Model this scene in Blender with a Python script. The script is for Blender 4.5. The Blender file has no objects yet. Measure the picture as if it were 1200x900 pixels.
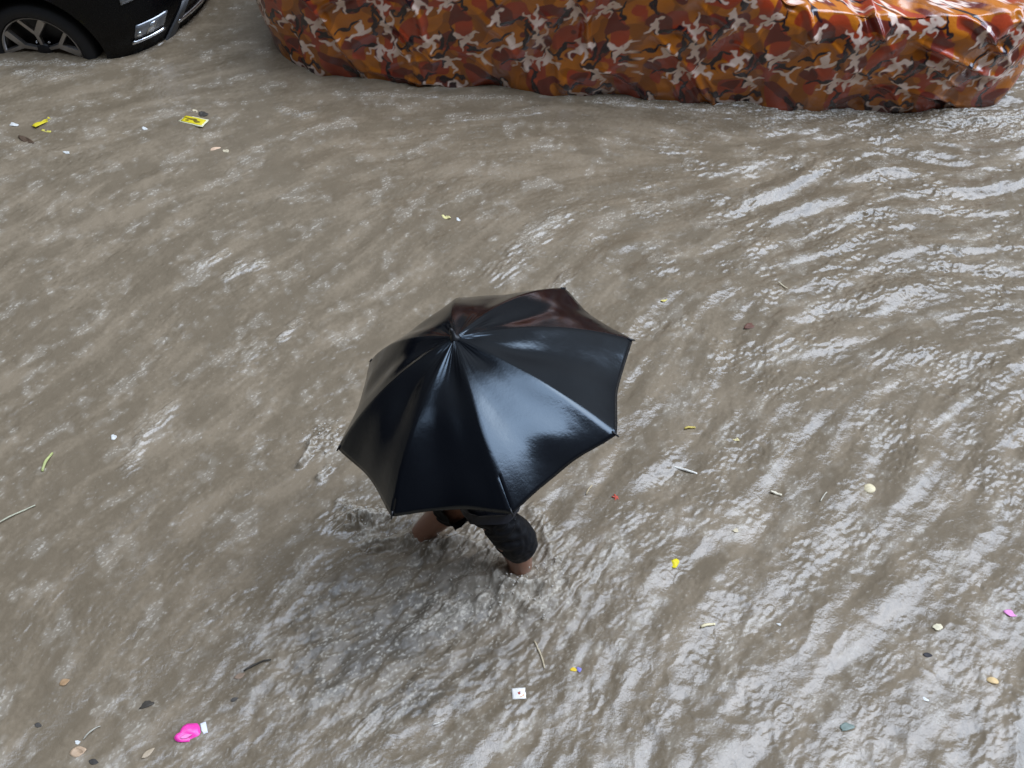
import bpy, bmesh, math, random
import numpy as np
from mathutils import Vector, Matrix, noise as mnoise

random.seed(7)
rng = np.random.default_rng(11)
R = math.radians
scene = bpy.context.scene
col = scene.collection

# ------------------------------------------------------------------ camera
CAM_H, DEP, FPX = 4.0, R(52), 1300.0          # height over the water, tilt down, focal length in photo pixels
cam = bpy.data.cameras.new('camera')
cam_o = bpy.data.objects.new('camera', cam)
col.objects.link(cam_o)
cam_o.location = (0, 0, CAM_H)
cam_o.rotation_euler = (R(90) - DEP, 0, 0)
cam.sensor_width = 36
cam.lens = 36 * FPX / 1200
cam.clip_end = 500
scene.camera = cam_o
FW = Vector((0, math.cos(DEP), -math.sin(DEP))); UP = Vector((0, math.sin(DEP), math.cos(DEP)))


def at(px, py, z=0.0):
    """place on the horizontal plane z that the photo shows at (px, py)"""
    d = FW + Vector((1, 0, 0)) * ((px - 600) / FPX) + UP * ((450 - py) / FPX)
    t = (z - CAM_H) / d.z
    return Vector((0, 0, CAM_H)) + d * t


# ------------------------------------------------------------------ object helpers
def link(name, me, mat=None, parent=None, smooth=True):
    o = bpy.data.objects.new(name, me)
    col.objects.link(o)
    if mat is not None:
        me.materials.append(mat)
    if parent is not None:
        o.parent = parent
    if smooth and len(me.polygons):
        me.polygons.foreach_set('use_smooth', [True] * len(me.polygons))
    return o


def from_bm(name, bm, mat=None, parent=None, smooth=True):
    bmesh.ops.recalc_face_normals(bm, faces=bm.faces)
    me = bpy.data.meshes.new(name)
    bm.to_mesh(me); bm.free()
    return link(name, me, mat, parent, smooth)


def tag(o, label, cat, group=None, kind=None):
    if label: o['label'] = label
    if cat: o['category'] = cat
    if group: o['group'] = group
    if kind: o['kind'] = kind
    return o


def thing(name, label, cat, loc=(0, 0, 0), rz=0.0, group=None):
    o = bpy.data.objects.new(name, None)
    o.empty_display_size = .1
    col.objects.link(o)
    o.location = loc; o.rotation_euler = (0, 0, rz)
    return tag(o, label, cat, group)


def grid_mesh(name, P, closed_u=False):
    """P: (nv, nu, 3) array"""
    nv, nu = P.shape[:2]
    me = bpy.data.meshes.new(name)
    me.vertices.add(nv * nu)
    me.vertices.foreach_set('co', np.ascontiguousarray(P, dtype=np.float32).ravel())
    iu = np.arange(nu if closed_u else nu - 1); iv = np.arange(nv - 1)
    a = (iv[:, None] * nu + iu[None, :])
    b = (iv[:, None] * nu + (iu[None, :] + 1) % nu)
    q = np.stack([a, b, b + nu, a + nu], -1).reshape(-1, 4)
    me.loops.add(q.size); me.polygons.add(len(q))
    me.loops.foreach_set('vertex_index', q.ravel().astype(np.int32))
    me.polygons.foreach_set('loop_start', (np.arange(len(q)) * 4).astype(np.int32))
    me.update(calc_edges=True)
    return me


def tube_bm(bm, pts, rads, seg=10, cap=True):
    pts = [Vector(p) for p in pts]
    if not hasattr(rads, '__len__'): rads = [rads] * len(pts)
    rings = []
    prev = None
    for i, p in enumerate(pts):
        t = (pts[min(i + 1, len(pts) - 1)] - pts[max(i - 1, 0)]).normalized()
        if prev is None:
            n = t.orthogonal().normalized()
        else:
            n = (prev - t * prev.dot(t)).normalized()
        prev = n
        b = t.cross(n)
        rings.append([bm.verts.new(p + (n * math.cos(2 * math.pi * k / seg) + b * math.sin(2 * math.pi * k / seg)) * rads[i]) for k in range(seg)])
    for r0, r1 in zip(rings, rings[1:]):
        for k in range(seg):
            bm.faces.new((r0[k], r0[(k + 1) % seg], r1[(k + 1) % seg], r1[k]))
    if cap:
        bm.faces.new(rings[0][::-1]); bm.faces.new(rings[-1])
    return bm


# ------------------------------------------------------------------ material helpers
def mat_new(name):
    m = bpy.data.materials.new(name); m.use_nodes = True
    nt = m.node_tree
    return m, nt, nt.nodes['Principled BSDF']


def setp(b, **k):
    for n, v in k.items():
        key = n.replace('_', ' ')
        if key in b.inputs: b.inputs[key].default_value = v


def simple(name, c, rough=.5, var=.25, scale=30, metal=0, bump=0.0, ior=1.45, coat=0.0):
    """principled material whose colour and roughness wander with noise"""
    m, nt, b = mat_new(name)
    tc = nt.nodes.new('ShaderNodeTexCoord')
    n = nt.nodes.new('ShaderNodeTexNoise'); n.inputs['Scale'].default_value = scale; n.inputs['Detail'].default_value = 5
    nt.links.new(tc.outputs['Object'], n.inputs['Vector'])
    mx = nt.nodes.new('ShaderNodeMix'); mx.data_type = 'RGBA'
    mx.inputs['A'].default_value = (*[x * (1 - var) for x in c], 1)
    mx.inputs['B'].default_value = (*[min(1, x * (1 + var)) for x in c], 1)
    nt.links.new(n.outputs['Fac'], mx.inputs['Factor'])
    nt.links.new(mx.outputs['Result'], b.inputs['Base Color'])
    mr = nt.nodes.new('ShaderNodeMapRange')
    mr.inputs['To Min'].default_value = max(.02, rough - .12); mr.inputs['To Max'].default_value = rough + .12
    nt.links.new(n.outputs['Fac'], mr.inputs['Value']); nt.links.new(mr.outputs['Result'], b.inputs['Roughness'])
    setp(b, Metallic=metal, IOR=ior, Coat_Weight=coat, Coat_Roughness=.1)
    if bump:
        bp = nt.nodes.new('ShaderNodeBump'); bp.inputs['Strength'].default_value = bump; bp.inputs['Distance'].default_value = .004
        nt.links.new(n.outputs['Fac'], bp.inputs['Height']); nt.links.new(bp.outputs['Normal'], b.inputs['Normal'])
    return m


# ------------------------------------------------------------------ world: rainy sky over a narrow street
def build_world():
    w = bpy.data.worlds.new('World'); scene.world = w; w.use_nodes = True
    nt = w.node_tree; N = nt.nodes; L = nt.links
    bg = N['Background']
    sky = N.new('ShaderNodeTexSky'); sky.sky_type = 'NISHITA'; sky.sun_disc = False
    sky.sun_elevation = R(66); sky.sun_rotation = R(80); sky.dust_density = 4
    tc = N.new('ShaderNodeTexCoord')
    sep = N.new('ShaderNodeSeparateXYZ'); L.new(tc.outputs['Generated'], sep.inputs[0])

    def M(op, a, b=None, c=None):
        n = N.new('ShaderNodeMath'); n.operation = op
        for i, v in enumerate((a, b, c)):
            if v is None: continue
            if isinstance(v, (int, float)): n.inputs[i].default_value = v
            else: L.new(v, n.inputs[i])
        return n.outputs[0]

    def smooth(v, e0, e1):
        n = N.new('ShaderNodeMapRange'); n.interpolation_type = 'SMOOTHSTEP'
        L.new(v, n.inputs['Value'])
        for k, e in (('From Min', e0), ('From Max', e1)):
            if isinstance(e, (int, float)): n.inputs[k].default_value = e
            else: L.new(e, n.inputs[k])
        return n.outputs['Result']
    x, y, z = sep.outputs
    ns = N.new('ShaderNodeTexNoise'); ns.inputs['Scale'].default_value = 3.2; ns.inputs['Detail'].default_value = 4
    L.new(tc.outputs['Generated'], ns.inputs['Vector'])
    nb = M('SUBTRACT', ns.outputs['Fac'], .5)
    # elevation across the street, measured from straight up: tan(phi) = y / z
    zz = M('MAXIMUM', z, .02)
    phi = M('ARCTAN2', y, zz)
    # the far skyline steps down towards the right (the storm is darker on the left)
    far = M('ADD', M('ADD', .36, M('MULTIPLY', x, .22)), M('MULTIPLY', nb, .25))
    near = M('ADD', -.34, M('MULTIPLY', nb, .12))
    up_ok = smooth(phi, M('ADD', far, .09), M('SUBTRACT', far, .07))
    dn_ok = smooth(phi, M('SUBTRACT', near, .05), M('ADD', near, .05))
    leftd = smooth(M('ADD', M('MULTIPLY_ADD', M('MINIMUM', y, .35), -.9, x), M('MULTIPLY', nb, .4)), -.50, .18)
    lowd = smooth(z, .12, .3)
    gap = M('MULTIPLY', M('MULTIPLY', up_ok, dn_ok), M('MULTIPLY', leftd, lowd))
    cloud = M('ADD', .85, M('MULTIPLY', nb, .9))
    bright = M('MULTIPLY', M('MULTIPLY', gap, cloud), SKY_BRIGHT)
    # overcast: the physical sky washed to grey-white cloud
    cl = N.new('ShaderNodeMix'); cl.data_type = 'RGBA'; cl.inputs['Factor'].default_value = .93
    sc_ = N.new('ShaderNodeVectorMath'); sc_.operation = 'SCALE'; sc_.inputs['Scale'].default_value = .1
    L.new(sky.outputs['Color'], sc_.inputs[0])
    L.new(sc_.outputs[0], cl.inputs['A']); cl.inputs['B'].default_value = (.80, .97, 1.24, 1)
    vb = N.new('ShaderNodeVectorMath'); vb.operation = 'SCALE'
    L.new(cl.outputs['Result'], vb.inputs[0]); L.new(bright, vb.inputs['Scale'])
    # everything below the skyline: dull rain-dark grey
    low = N.new('ShaderNodeVectorMath'); low.operation = 'SCALE'; low.inputs[0].default_value = (.96, .98, 1.0)
    dk = M('ADD', SKY_DARK, M('MULTIPLY', nb, SKY_DARK * .9))
    dk = M('MULTIPLY', dk, M('ADD', .85, M('MULTIPLY', x, .60)))
    dk = M('MULTIPLY', dk, M('ADD', .30, M('MULTIPLY', smooth(z, .05, .62), .70)))
    dk = M('MULTIPLY', M('MAXIMUM', dk, .03), M('ADD', .22, M('MULTIPLY', smooth(y, -.25, .45), .78)))
    L.new(dk, low.inputs['Scale'])
    add = N.new('ShaderNodeVectorMath'); add.operation = 'ADD'
    L.new(vb.outputs[0], add.inputs[0]); L.new(low.outputs[0], add.inputs[1])
    L.new(add.outputs[0], bg.inputs['Color']); bg.inputs['Strength'].default_value = 1.0
    w.cycles.sampling_method = 'MANUAL'; w.cycles.sample_map_resolution = 512
    sl = bpy.data.lights.new('sun', 'SUN'); sl.energy = .3; sl.angle = R(30); sl.color = (1, .97, .93)
    so = bpy.data.objects.new('sun', sl); col.objects.link(so)
    so.rotation_euler = Vector((-.42, -.10, -.9)).to_track_quat('-Z', 'Y').to_euler()


SKY_BRIGHT, SKY_DARK = 6.8, .42
build_world()
scene.view_settings.view_transform = 'Standard'
scene.view_settings.look = 'None'
scene.view_settings.exposure = 0
scene.cycles.use_denoising = True
scene.cycles.max_bounces = 6

# ------------------------------------------------------------------ flood water
GX0, GX1, GY0, GY1, GS = -4.1, 4.1, .75, 7.1, .005
nx = int(round((GX1 - GX0) / GS)) + 1; ny = int(round((GY1 - GY0) / GS)) + 1
xs = np.linspace(GX0, GX1, nx, dtype=np.float32); ys = np.linspace(GY0, GY1, ny, dtype=np.float32)
X, Y = np.meshgrid(xs, ys)
ROAD_Z = -.36


def band(lam, bw=.45, seed=0):
    """isotropic band-passed noise of wavelength lam, unit variance"""
    g = np.random.default_rng(seed).standard_normal((ny, nx)).astype(np.float32)
    fx = np.fft.rfftfreq(nx, GS)[None, :]; fy = np.fft.fftfreq(ny, GS)[:, None]
    k = np.sqrt(fx ** 2 + fy ** 2) + 1e-6
    H = np.exp(-.5 * (np.log(k * lam) / bw) ** 2)
    o = np.fft.irfft2(np.fft.rfft2(g) * H, s=(ny, nx)).astype(np.float32)
    return o / o.std()


def low(lam, seed=0):
    g = np.random.default_rng(seed).standard_normal((ny, nx)).astype(np.float32)
    fx = np.fft.rfftfreq(nx, GS)[None, :]; fy = np.fft.fftfreq(ny, GS)[:, None]
    H = np.exp(-.5 * ((fx ** 2 + fy ** 2) * lam ** 2))
    o = np.fft.irfft2(np.fft.rfft2(g) * H, s=(ny, nx)).astype(np.float32)
    return o / o.std()


def sst(v, a, b):
    t = np.clip((v - a) / (b - a), 0, 1); return t * t * (3 - 2 * t)


def gau(cx, cy, rx, ry=None, rot=0.0):
    ry = ry or rx
    dx, dy = X - cx, Y - cy
    c, s = math.cos(rot), math.sin(rot)
    return np.exp(-.5 * (((dx * c + dy * s) / rx) ** 2 + ((-dx * s + dy * c) / ry) ** 2))


# flow direction: diagonal over most of the street, nearly along it at the far right
TH = R(46) + low(1.1, 3) * R(9)
TH = TH - R(34) * sst(X + .8 * (Y - 3.6), .3, 2.2) * sst(Y, 2.6, 3.8) - R(26) * sst(Y, 4.2, 5.2) * (1 - sst(X, .5, 2.5))
TH = TH + R(10) * sst(-Y, -2.4, -1.4)
DX, DY = np.cos(TH), np.sin(TH)


def lic(N, length, steps, ang=None):
    """smear a noise field along the flow"""
    acc = np.zeros_like(N); wsum = 0
    dx, dy = (DX, DY) if ang is None else (np.cos(TH + ang), np.sin(TH + ang))
    ii, jj = np.meshgrid(np.arange(nx, dtype=np.float32), np.arange(ny, dtype=np.float32))
    for k in np.linspace(-1, 1, steps):
        w = math.cos(k * math.pi / 2) ** 2 + .02
        px = np.clip((ii + dx * (k * length / GS) + .5).astype(np.int32), 0, nx - 1)
        py = np.clip((jj + dy * (k * length / GS) + .5).astype(np.int32), 0, ny - 1)
        acc += w * N[py, px]; wsum += w
    acc /= wsum
    return acc / acc.std()


LEGS = ((-.365, 2.34), (.035, 2.18))          # where the shins cross the surface


STROKES = [
    ([(424, 627), (450, 634), (480, 629)], .030, .030, .9), ([(428, 644), (478, 641)], .022, -.034, 0),
    ([(578, 682), (600, 693), (628, 684)], .020, .032, 1.0), ([(588, 700), (612, 706)], .016, .016, .6), ([(628, 600), (642, 625), (646, 662)], .030, .022, .7),
    ([(518, 640), (548, 630), (578, 650), (584, 676)], .045, .030, .5), ([(540, 655), (560, 668)], .03, .008, .5), ([(500, 702), (540, 716), (580, 702)], .026, .018, .6),
    ([(468, 746), (500, 735), (530, 721)], .024, .014, .6), ([(352, 546), (361, 532), (366, 520)], .012, .034, 1.0), ([(374, 562), (386, 548)], .014, .024, .8),
    ([(400, 588), (420, 600), (440, 612)], .020, .018, .6), ([(420, 862), (448, 832), (498, 815)], .028, .008, .42), ([(268, 324), (285, 312), (305, 308)], .030, .010, .55),
    ([(150, 548), (172, 505), (200, 476)], .030, .008, .35), ([(235, 312), (262, 296)], .024, .008, .35), ([(330, 395), (352, 375)], .026, .008, .4),
    ([(640, 700), (680, 680), (720, 640)], .030, .012, .35), ([(585, 320), (620, 285), (655, 255)], .055, .010, .28), ([(640, 345), (665, 322)], .035, .009, .3),
    ([(905, 140), (960, 134), (1020, 132)], .030, .012, .55), ([(1100, 140), (1170, 138), (1200, 128)], .035, .012, .45), ([(540, 140), (590, 136), (640, 132)], .020, .006, .35),
    ([(330, 128), (360, 134)], .03, .006, .35),
    ([(-5, 76), (40, 73), (90, 74), (125, 72)], .022, .006, .5), ([(20, 84), (60, 92), (100, 86)], .03, .004, .35), ([(165, 64), (205, 42), (240, 8)], .020, .006, .35),
    ([(430, 110), (520, 114), (610, 113)], .016, .004, .4), ([(700, 118), (780, 126), (860, 130)], .018, .006, .45), ([(1110, 136), (1165, 120), (1198, 100)], .022, .008, .5),
    ([(440, 720), (470, 690), (486, 660)], .02, .010, .35), ([(640, 690), (660, 660), (668, 630)], .022, .010, .4), ([(600, 720), (630, 715), (660, 700)], .02, .009, .45)]


def build_water():
    right = sst(X - .35 * (Y - 3), -.5, 1.3)               # glossy, lively side
    wake = np.clip(gau(-.30, 2.03, .34, .22, R(20)) + .8 * gau(-.55, 1.83, .42, .20, R(25)) + .35 * gau(.15, 1.95, .3), 0, 1)
    patch = sst(low(.35, 21), -.3, 1.1)
    swell = lic(band(.36, .4, 1), .24, 17)
    crest = lic(band(.15, .5, 2), .13, 15)
    rip = lic(band(.072, .5, 4), .035, 9)
    fine = lic(band(.034, .4, 5), .02, 7)
    cross = lic(band(.10, .4, 6), .07, 11, R(75))
    cap = band(.02, .3, 8)
    wx = low(.10, 31) * .5
    facet = -np.abs(lic(band(.26, .35, 9), .16, 13) + wx) # cusped facets
    facet = facet - facet.mean()
    facet /= facet.std()
    cell = -np.abs(lic(band(.09, .35, 10), .03, 7) + .35 * rip); cell = (cell - cell.mean()) / cell.std()
    cell2 = -np.abs(lic(band(.04, .35, 20), .014, 5)); cell2 = (cell2 - cell2.mean()) / cell2.std()
    nearr = sst(3.2 - Y, -.4, 1.5) * right                 # close right corner: broad smooth patches
    calm = sst(low(.28, 12), -.1, 1.3) * (1 - .35 * right)
    amp = (1 - .72 * calm)
    farr = right * sst(Y, 2.8, 4.6)
    lv = .34 + .58 * right + .48 * farr
    long_ = lic(band(.21, .4, 26), .42, 23)
    mid = 1 - .74 * nearr
    h = .0044 * swell * lv * (1 - .45 * gau(-.35, 1.75, .6, .4)) + .0030 * long_ * lv * (1 - .5 * nearr) + .0016 * crest * amp * lv * mid
    h += .0010 * rip * amp * (.5 + .7 * patch) * mid * lv
    h += .00062 * fine * (.35 + .65 * amp) * (.45 + patch) * (.5 + .5 * right) * (1 - .5 * nearr)
    h += .0005 * cross * amp * mid
    h += .00022 * cap * (.35 + .8 * patch) * (.5 + .5 * right) * (1 - .5 * nearr)
    h += .0015 * facet * nearr + .0010 * cell * (.2 + .8 * right) * (.35 + .9 * patch) * (1 - .78 * nearr) + .0005 * cell2 * (.4 + .6 * right) * (.3 + patch) * (1 - .75 * nearr)
    # pile-up and churn around the wading legs
    turb = lic(band(.13, .5, 13), .06, 9); turb2 = -np.abs(lic(band(.075, .5, 14), .045, 7) + .3 * lic(band(.03, .5, 34), .015, 5)); turb2 = (turb2 - turb2.mean()) / turb2.std()
    churn = .0050 * turb + .0011 * turb2 + .0003 * band(.03, .4, 15)
    h += churn * wake
    h += .040 * gau(-.15, 2.15, .085, .055, R(-15)) * (1 + .25 * turb) + .028 * gau(-.02, 2.05, .10, .04, R(10)) * (1 + .3 * turb) - .030 * gau(-.58, 2.34, .10, .035, R(8)) + .030 * gau(-.62, 2.41, .09, .03, R(5)) * (1 + .4 * turb2)
    for lx, ly in LEGS:
        h += .022 * gau(lx + .03, ly - .08, .07, .05) * (1 + .5 * turb) - .014 * gau(lx - .12, ly - .02, .06)
    h += (.005 * turb2 + .010) * gau(-.82, 2.82, .07, .045, R(50)) * .9
    # standing bow lines fanning off the legs
    for ang, d0, aa in ((R(205), .30, .007), (R(232), .55, .006), (R(250), .85, .005)):
        u = (X + .15) * math.cos(ang) + (Y - 2.2) * math.sin(ang)
        v = -(X + .15) * math.sin(ang) + (Y - 2.2) * math.cos(ang)
        h += aa * np.exp(-((u - d0 - .35 * v * v) / .05) ** 2) * np.exp(-(v / .38) ** 2)
    # eddies against the parked vehicles
    line = Y - (5.42 - .1 * (X + 1.15))
    near_car = np.exp(-(np.clip(-line, 0, 9) / .16) ** 2) * (line < .05)
    h += near_car * (.0018 * turb2 + .003 * turb) * sst(X, .2, 1.6)
    # raindrop rings
    g = np.random.default_rng(77)
    for _ in range(520):
        cx, cy = g.uniform(-2.8, 3.0), g.uniform(1.0, 6.2)
        if g.uniform() > (.35 + .65 * sst(np.float32(cx), -1., 1.)): continue
        rr = g.uniform(.012, .05); a = g.uniform(.0004, .0012)
        i0, i1 = np.searchsorted(xs, (cx - .09, cx + .09)); j0, j1 = np.searchsorted(ys, (cy - .09, cy + .09))
        d = np.hypot(X[j0:j1, i0:i1] - cx, Y[j0:j1, i0:i1] - cy)
        h[j0:j1, i0:i1] += a * np.cos((d - rr) * 2 * math.pi / .017) * np.exp(-((d - rr) / .010) ** 2)
    # foam and flecks: broken bubbles on crests and in the churn
    streak = lic(band(.10, .6, 16), .30, 21)
    fleck = .75 * band(.026, .6, 17) + .5 * lic(band(.03, .6, 37), .02, 5)
    fl2 = lic(band(.045, .5, 18), .05, 9)
    cloud = lic(band(.32, .6, 27), .14, 11) + .8 * band(.13, .6, 28) + .35 * crest - .9 * calm
    mask_ = sst(cloud, .1, 2.6)
    grit = band(.016, .4, 29)
    ridge = mask_
    foam = mask_ * (.16 + .50 * sst(.8 * fleck + .6 * grit + .5 * fl2, .2, 2.6)) + .22 * sst(fleck + grit + .5 * fl2, 2.8, 4.4)
    foam = foam + wake * (.02 + sst(turb2 + .8 * fleck + .4 * grit, .9, 2.6) * .7) + .35 * gau(-.13, 2.12, .10, .07) + .6 * gau(.05, 2.03, .14, .05, R(15)) * sst(turb2 + fleck, -.2, 1.8)
    foam = foam + .9 * gau(-.60, 2.42, .12, .03, R(5)) * sst(fleck + turb2, .0, 1.6)
    foam += .8 * gau(-.82, 2.82, .06, .05, R(50)) * sst(fleck, .3, 1.4)
    foam += near_car * sst(fleck + turb2, .6, 2.0) * sst(X, .2, 1.8) * .8
    dots = np.zeros_like(h)
    for _ in range(2000):
        cx, cy = g.uniform(-2.9, 3.2), g.uniform(1.0, 6.3)
        r = g.choice([.003, .004, .005, .008], p=[.45, .3, .2, .05])
        i0, i1 = np.searchsorted(xs, (cx - .02, cx + .02)); j0, j1 = np.searchsorted(ys, (cy - .02, cy + .02))
        d = np.hypot(X[j0:j1, i0:i1] - cx, Y[j0:j1, i0:i1] - cy)
        dots[j0:j1, i0:i1] = np.maximum(dots[j0:j1, i0:i1], np.exp(-(d / r) ** 2) * g.uniform(.08, .5))
    # breaking crests, each a curved ridge with froth on it
    brk = .22 + 1.0 * sst(.7 * fleck + .4 * turb2 + .8 * grit, -.3, 1.7)
    for pts, wd, hh, fm in STROKES:
        q = [at(*p) for p in pts]
        dmin = np.full_like(h, 9.0)
        for a_, b_ in zip(q, q[1:]):
            ex, ey = b_.x - a_.x, b_.y - a_.y
            t = np.clip(((X - a_.x) * ex + (Y - a_.y) * ey) / (ex * ex + ey * ey + 1e-9), 0, 1)
            dmin = np.minimum(dmin, np.hypot(X - a_.x - t * ex, Y - a_.y - t * ey))
        w_ = np.exp(-((dmin + .35 * wd * turb + .25 * wd * fl2) / wd) ** 2)
        h += hh * w_ * (1 + .30 * turb)
        foam = foam + fm * w_ * brk
    foam = np.clip(foam + dots, 0, 1)
    silt_shade = np.clip(.5 + .20 * lic(low(.16, 19), .16, 9) + .07 * band(.05, .7, 41) - .16 * sst(lic(band(.06, .6, 24), .05, 7) + 1.2 * low(.3, 25), 1.6, 3.4) + .05 * streak + .05 * fl2, 0, 1)
    silt_shade = np.clip(np.maximum(silt_shade, .34) - .55 * gau(-.50, 1.86, .38, .26, R(25)), 0, 1)  # silt tone, plus a dark wake patch painted where no sky is reflected
    # fade to the flat outer sheet
    e = sst(np.minimum(np.minimum(X - GX0, GX1 - X), np.minimum(Y - GY0, GY1 - Y)), 0, .5)
    h = (h * e).astype(np.float32)
    me = grid_mesh('flood_water', np.stack([X, Y, h], -1))
    # outer sheet, welded on as large quads
    bx = [-70, GX0, GX1, 70]; by = [-40, GY0, GY1, 90]
    nv = len(me.vertices); ov = np.array([(a, b, 0) for b in by for a in bx], dtype=np.float32)
    me.vertices.add(16)
    co = np.empty((nv + 16) * 3, np.float32); me.vertices.foreach_get('co', co); co[nv * 3:] = ov.ravel(); me.vertices.foreach_set('co', co)
    q = [(nv + j * 4 + i, nv + j * 4 + i + 1, nv + j * 4 + i + 5, nv + j * 4 + i + 4) for j in range(3) for i in range(3) if (i, j) != (1, 1)]
    nl, npol = len(me.loops), len(me.polygons)
    me.loops.add(32); me.polygons.add(8)
    li = np.empty(nl + 32, np.int32); me.loops.foreach_get('vertex_index', li); li[nl:] = np.array(q).ravel(); me.loops.foreach_set('vertex_index', li)
    ls = np.empty(npol + 8, np.int32); me.polygons.foreach_get('loop_start', ls); ls[npol:] = nl + 4 * np.arange(8); me.polygons.foreach_set('loop_start', ls)
    me.update(calc_edges=True)
    for nm, f in (('foam', foam), ('silt_shade', silt_shade), ('churn', wake)):
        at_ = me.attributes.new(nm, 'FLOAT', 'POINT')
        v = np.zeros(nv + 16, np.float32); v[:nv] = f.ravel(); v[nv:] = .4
        if nm != 'silt_shade': v[nv:] = 0
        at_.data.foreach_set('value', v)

    m, nt, b = mat_new('muddy_water')
    N, L = nt.nodes, nt.links

    def attr(n):
        a = N.new('ShaderNodeAttribute'); a.attribute_name = n; return a.outputs['Fac']
    tc = N.new('ShaderNodeTexCoord')
    n1 = N.new('ShaderNodeTexNoise'); n1.inputs['Scale'].default_value = 9; n1.inputs['Detail'].default_value = 6; n1.inputs['Roughness'].default_value = .65
    L.new(tc.outputs['Object'], n1.inputs['Vector'])
    ad = N.new('ShaderNodeMath'); ad.operation = 'MULTIPLY_ADD'; L.new(n1.outputs['Fac'], ad.inputs[0]); ad.inputs[1].default_value = .7; L.new(attr('silt_shade'), ad.inputs[2])
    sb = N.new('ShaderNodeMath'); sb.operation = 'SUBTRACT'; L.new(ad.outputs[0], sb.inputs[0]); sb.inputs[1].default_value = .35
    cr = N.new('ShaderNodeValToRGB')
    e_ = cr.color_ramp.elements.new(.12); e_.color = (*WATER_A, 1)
    cr.color_ramp.elements[0].position = 0; cr.color_ramp.elements[0].color = (.098, .077, .053, 1)  # darkest stop carries the painted shade of the wake
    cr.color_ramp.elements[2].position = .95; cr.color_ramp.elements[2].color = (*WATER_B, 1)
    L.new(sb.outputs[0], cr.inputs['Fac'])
    mx = N.new('ShaderNodeMix'); mx.data_type = 'RGBA'
    L.new(cr.outputs['Color'], mx.inputs['A']); mx.inputs['B'].default_value = (.55, .495, .41, 1)
    ff = N.new('ShaderNodeMath'); ff.operation = 'MULTIPLY'; L.new(attr('foam'), ff.inputs[0]); ff.inputs[1].default_value = .8
    L.new(ff.outputs[0], mx.inputs['Factor'])
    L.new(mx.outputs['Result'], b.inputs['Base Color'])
    ro = N.new('ShaderNodeMapRange'); ro.inputs['To Min'].default_value = .14; ro.inputs['To Max'].default_value = .6
    L.new(attr('foam'), ro.inputs['Value']); ch = N.new('ShaderNodeMath'); ch.operation = 'MULTIPLY_ADD'; L.new(attr('churn'), ch.inputs[0]); ch.inputs[1].default_value = .30; L.new(ro.outputs['Result'], ch.inputs[2])
    L.new(ch.outputs[0], b.inputs['Roughness'])
    setp(b, IOR=WATER_IOR)
    n2 = N.new('ShaderNodeTexNoise'); n2.inputs['Scale'].default_value = 95; n2.inputs['Detail'].default_value = 4; n2.inputs['Distortion'].default_value = .6
    L.new(tc.outputs['Object'], n2.inputs['Vector'])
    bp = N.new('ShaderNodeBump'); bp.inputs['Strength'].default_value = .26; bp.inputs['Distance'].default_value = .006
    L.new(n2.outputs['Fac'], bp.inputs['Height']); L.new(bp.outputs['Normal'], b.inputs['Normal'])
    o = link('water', me, m)
    o['kind'] = 'structure'
    return h


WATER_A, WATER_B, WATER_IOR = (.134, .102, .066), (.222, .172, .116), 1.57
HGT = build_water()


def wz(x, y):
    i = int(round((x - GX0) / GS)); j = int(round((y - GY0) / GS))
    if 0 <= i < nx and 0 <= j < ny: return float(HGT[j, i])
    return 0.0


# the road under the flood
bm = bmesh.new()
vs = [bm.verts.new(p) for p in ((-70, -40, ROAD_Z), (70, -40, ROAD_Z), (70, 90, ROAD_Z), (-70, 90, ROAD_Z))]
bm.faces.new(vs)
tag(from_bm('road', bm, simple('wet_asphalt', (.05, .048, .045), .6, .3, 40, bump=.4)), None, None, kind='structure')

# ------------------------------------------------------------------ the vehicle under its printed rain cover
YAW = R(-5.7)
EX = np.array([math.cos(YAW), math.sin(YAW)]); EY = np.array([-math.sin(YAW), math.cos(YAW)])


def line_y(x): return 5.44 - .1 * (x + 1.15)


def to_side(px, py, yoff=0.0):
    """(x, z) on the upright plane of the parked row seen at a photo pixel"""
    d = FW + Vector((1, 0, 0)) * ((px - 600) / FPX) + UP * ((450 - py) / FPX)
    t = (5.44 + .1 * (-1.15) * -1 * 0 - .1 * 1.15 + yoff) / (d.y + .1 * d.x)
    p = Vector((0, 0, CAM_H)) + d * t
    return p.x, p.z


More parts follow.
